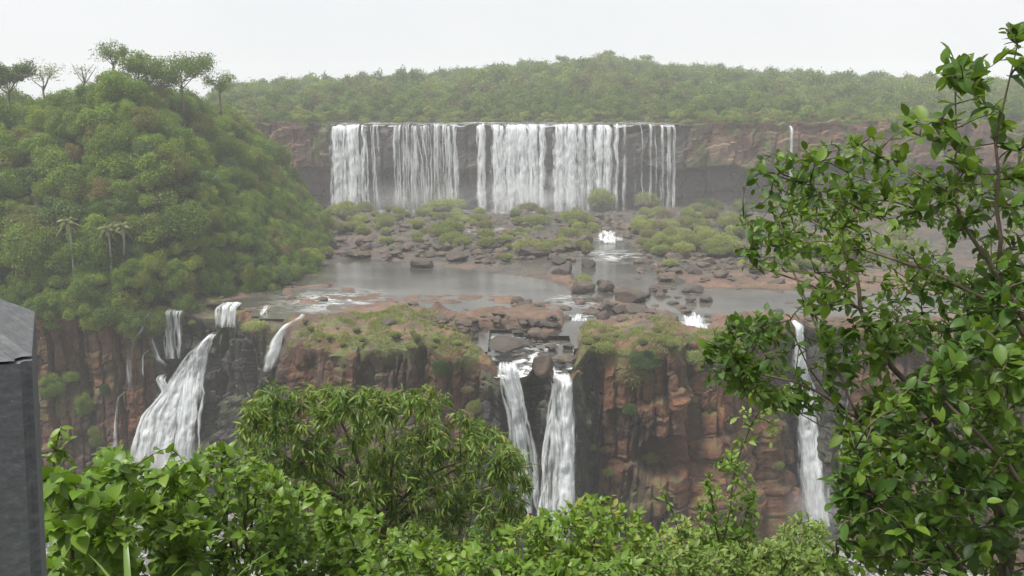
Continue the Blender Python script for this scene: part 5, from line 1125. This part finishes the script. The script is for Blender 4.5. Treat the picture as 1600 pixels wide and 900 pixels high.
obj('shaft', bev_box('shaft', PW, PW, 0.0, zt-0.001, 0.012, M['stone']), post); cap = obj('cap', bev_box('cap', PW, PW, zt+0.003, zt+0.10, 0.014, M['stone'], 0.05), post)
path_ = bev_box('path', 60, 6.0, 78.0, 78.33, 0.02, M['stone']); tag(obj('path', path_, None, (0, -1.7, 0)), kind='structure')

# ------------------------------------------------------------------ spray at the feet of the falls
def spray(px_, py_, Y, rx, ry, rz, dens, label):
    bm = bmesh.new(); bmesh.ops.create_icosphere(bm, subdivisions=3, radius=1.0); me = bpy.data.meshes.new('spray'); bm.to_mesh(me); bm.free()
    m, t = new_mat('spray_mist'); tc = nd(t, 'ShaderNodeTexCoord'); ln = nd(t, 'ShaderNodeVectorMath', operation='LENGTH'); t.links.new(tc.outputs['Object'], ln.inputs[0])
    d = math_(t, 'MULTIPLY', mapr(t, ln.outputs['Value'], 1.0, 0.1), dens)
    ge = nd(t, 'ShaderNodeNewGeometry'); d = math_(t, 'MULTIPLY', d, mapr(t, noise(t, ge.outputs['Position'], 0.22, 3, 0.6), 0.3, 0.7))
    pv = nd(t, 'ShaderNodeVolumePrincipled'); pv.inputs['Color'].default_value = (0.99, 0.995, 1, 1); t.links.new(d, pv.inputs['Density'])
    o_ = nd(t, 'ShaderNodeOutputMaterial'); t.links.new(pv.outputs[0], o_.inputs['Volume']); me.materials.append(m)
    o = obj('spray', me, None, PD(px_, py_, Y)); o.scale = (rx, ry, rz); tag(o, label, 'spray', None, 'stuff')
spray(840, 308, 320, 34, 6, 11, 0.13, 'white spray rising at the foot of the broad white sheet')
spray(640, 312, 320, 30, 6, 8, 0.07, 'thin spray at the foot of the wide thin veil')
spray(858, 750, 137, 9, 3.5, 9, 0.2, 'spray hanging between the two middle falls')

spray(800, 300, 292, 135, 42, 36, 0.0022, 'mist drifting over the pool below the upper falls')
spray(262, 720, 150, 9, 4, 6, 0.15, 'spray at the foot of the big left cascade')
spray(1272, 800, 140, 7, 4, 9, 0.18, 'spray at the foot of the tall waterfall behind the leaves')

# ------------------------------------------------------------------ haze
bm = bmesh.new(); bmesh.ops.create_cube(bm, size=1.0)
for v in bm.verts: v.co = Vector((v.co.x*3000, -60 if v.co.y < 0 else 1640, -4 if v.co.z < 0 else 135))
hz = bpy.data.meshes.new('haze'); bm.to_mesh(hz); bm.free()
m, t = new_mat('haze_air'); pv = nd(t, 'ShaderNodeVolumePrincipled'); pv.inputs['Color'].default_value = (0.99, 0.995, 1.0, 1); pv.inputs['Density'].default_value = 0.00044; pv.inputs['Anisotropy'].default_value = 0.0
o_ = nd(t, 'ShaderNodeOutputMaterial'); t.links.new(pv.outputs[0], o_.inputs['Volume']); hz.materials.append(m)
tag(obj('haze', hz), 'thin pale mist filling the whole gorge', 'haze', None, 'stuff')

# ------------------------------------------------------------------ labels that single out the repeats by what they stand beside
MARKS = [('the tallest palm', 114, 375), ('the rightmost palm', 193, 362), ('the flat topped brownish tree', 225, 322), ('the tallest skyline tree', 178, 95), ('the stone post', 20, 600), ('the thin curtain fall', 270, 520),
         ('the wide dark skyline tree', 285, 110), ('the hill end by the pool', 480, 400), ('the left cliff end', 395, 240), ('the bare skyline tree', 132, 110), ('the twiggy skyline tree', 68, 118), ('the dark round skyline tree', 14, 125), ('the full dark skyline tree', 216, 115), ('the open crowned skyline tree', 344, 130), ('the tufted tree right of the summit', 1010, 95), ('the big left cascade', 265, 620), ('the right cliff rim', 1150, 190), ('the top of the right tree', 1480, 90), ('the leftmost upper fall', 530, 250), ('the thin wide veil', 660, 250), ('the single column fall', 752, 250), ('the broad white sheet', 812, 250),
         ('the bright white curtain', 888, 250), ('the large grass dome', 940, 315), ('the rightmost upper strands', 1045, 250), ('the isolated spout', 1234, 225), ('the summit tree', 950, 88), ('the tufted tree left of the summit', 878, 96), ('the upper white cascade', 950, 372), ('the largest boulder', 985, 450),
         ('the wide grass cap', 835, 388), ('the grass topped boulder', 911, 440), ('the calm pool', 640, 432), ('the tallest grassy mound', 1060, 300), ('the flat topped slab', 1085, 448), ('the long flat red block', 1010, 515), ('the orange brown block', 720, 510), ('the short square fall', 355, 495), ('the pointed dark rock', 783, 316), ('the yellowish grass clump', 700, 360)]
DIRS = ['right of', 'below right of', 'below', 'below left of', 'left of', 'above left of', 'above', 'above right of']
ORD = ['nearest', 'second', 'third', 'fourth', 'fifth', 'sixth', 'seventh', 'eighth', 'ninth', 'tenth', 'eleventh', 'twelfth', 'thirteenth', 'fourteenth', 'fifteenth', 'sixteenth', 'seventeenth', 'eighteenth', 'nineteenth', 'twentieth'] + ['twenty-'+q for q in ('first', 'second', 'third', 'fourth', 'fifth', 'sixth', 'seventh', 'eighth', 'ninth')]
bylab = {}
for o in col.objects:
    if o.parent is None and 'label' in o.keys() and 'category' in o.keys() and o.get('kind') is None: bylab.setdefault(o['label'], []).append(o)
SHORT = {'leafy tree low on the left hillside': 'low hillside tree', 'bushy green tree halfway up the left hillside': 'bushy hillside tree', 'bushy tree on the upper left hillside': 'upper hillside tree', 'hazy tree near the left hill crest': 'hazy crest tree'}
bins_all = {}
for lb, L in bylab.items():
    if len(L) < 2: continue
    short = SHORT.get(lb)
    if short is None:
        c = L[0]['category']; short = {'riverside_tree': 'low brink tree', 'ridge_tree': 'far skyline tree', 'grass_mound': 'grass mound', 'boulder': 'dark boulder', 'shrub': 'cliff foot shrub' if 'foot' in lb else 'brink bush', 'overhanging_tree': 'leaning gorge wall tree'}.get(L[0].name.split('.')[0], c)
        if c == 'rock': short = 'dark brink rock'
    bins = bins_all.setdefault(short, {})
    for o in L:
        px_, py_, _ = project(o.location); best = None
        for nm, mx, my in MARKS:
            dd = math.hypot(px_-mx, (py_-my)*1.3)
            if dd > 5 and (best is None or dd < best[0]): best = (dd, nm, DIRS[int(round(math.atan2(py_-my, px_-mx)/(math.pi/4))) % 8])
        bins.setdefault(best[1:], []).append((best[0], o))
for short, bins in bins_all.items():
    for (nm, di), B in bins.items():
        for k, (dd, o) in enumerate(sorted(B, key=lambda t: t[0])):
            o['label'] = '%s, %s %s %s' % (short, ORD[k] if len(B) > 1 and k < len(ORD) else ('one' if len(B) == 1 else 'far one'), di, nm)
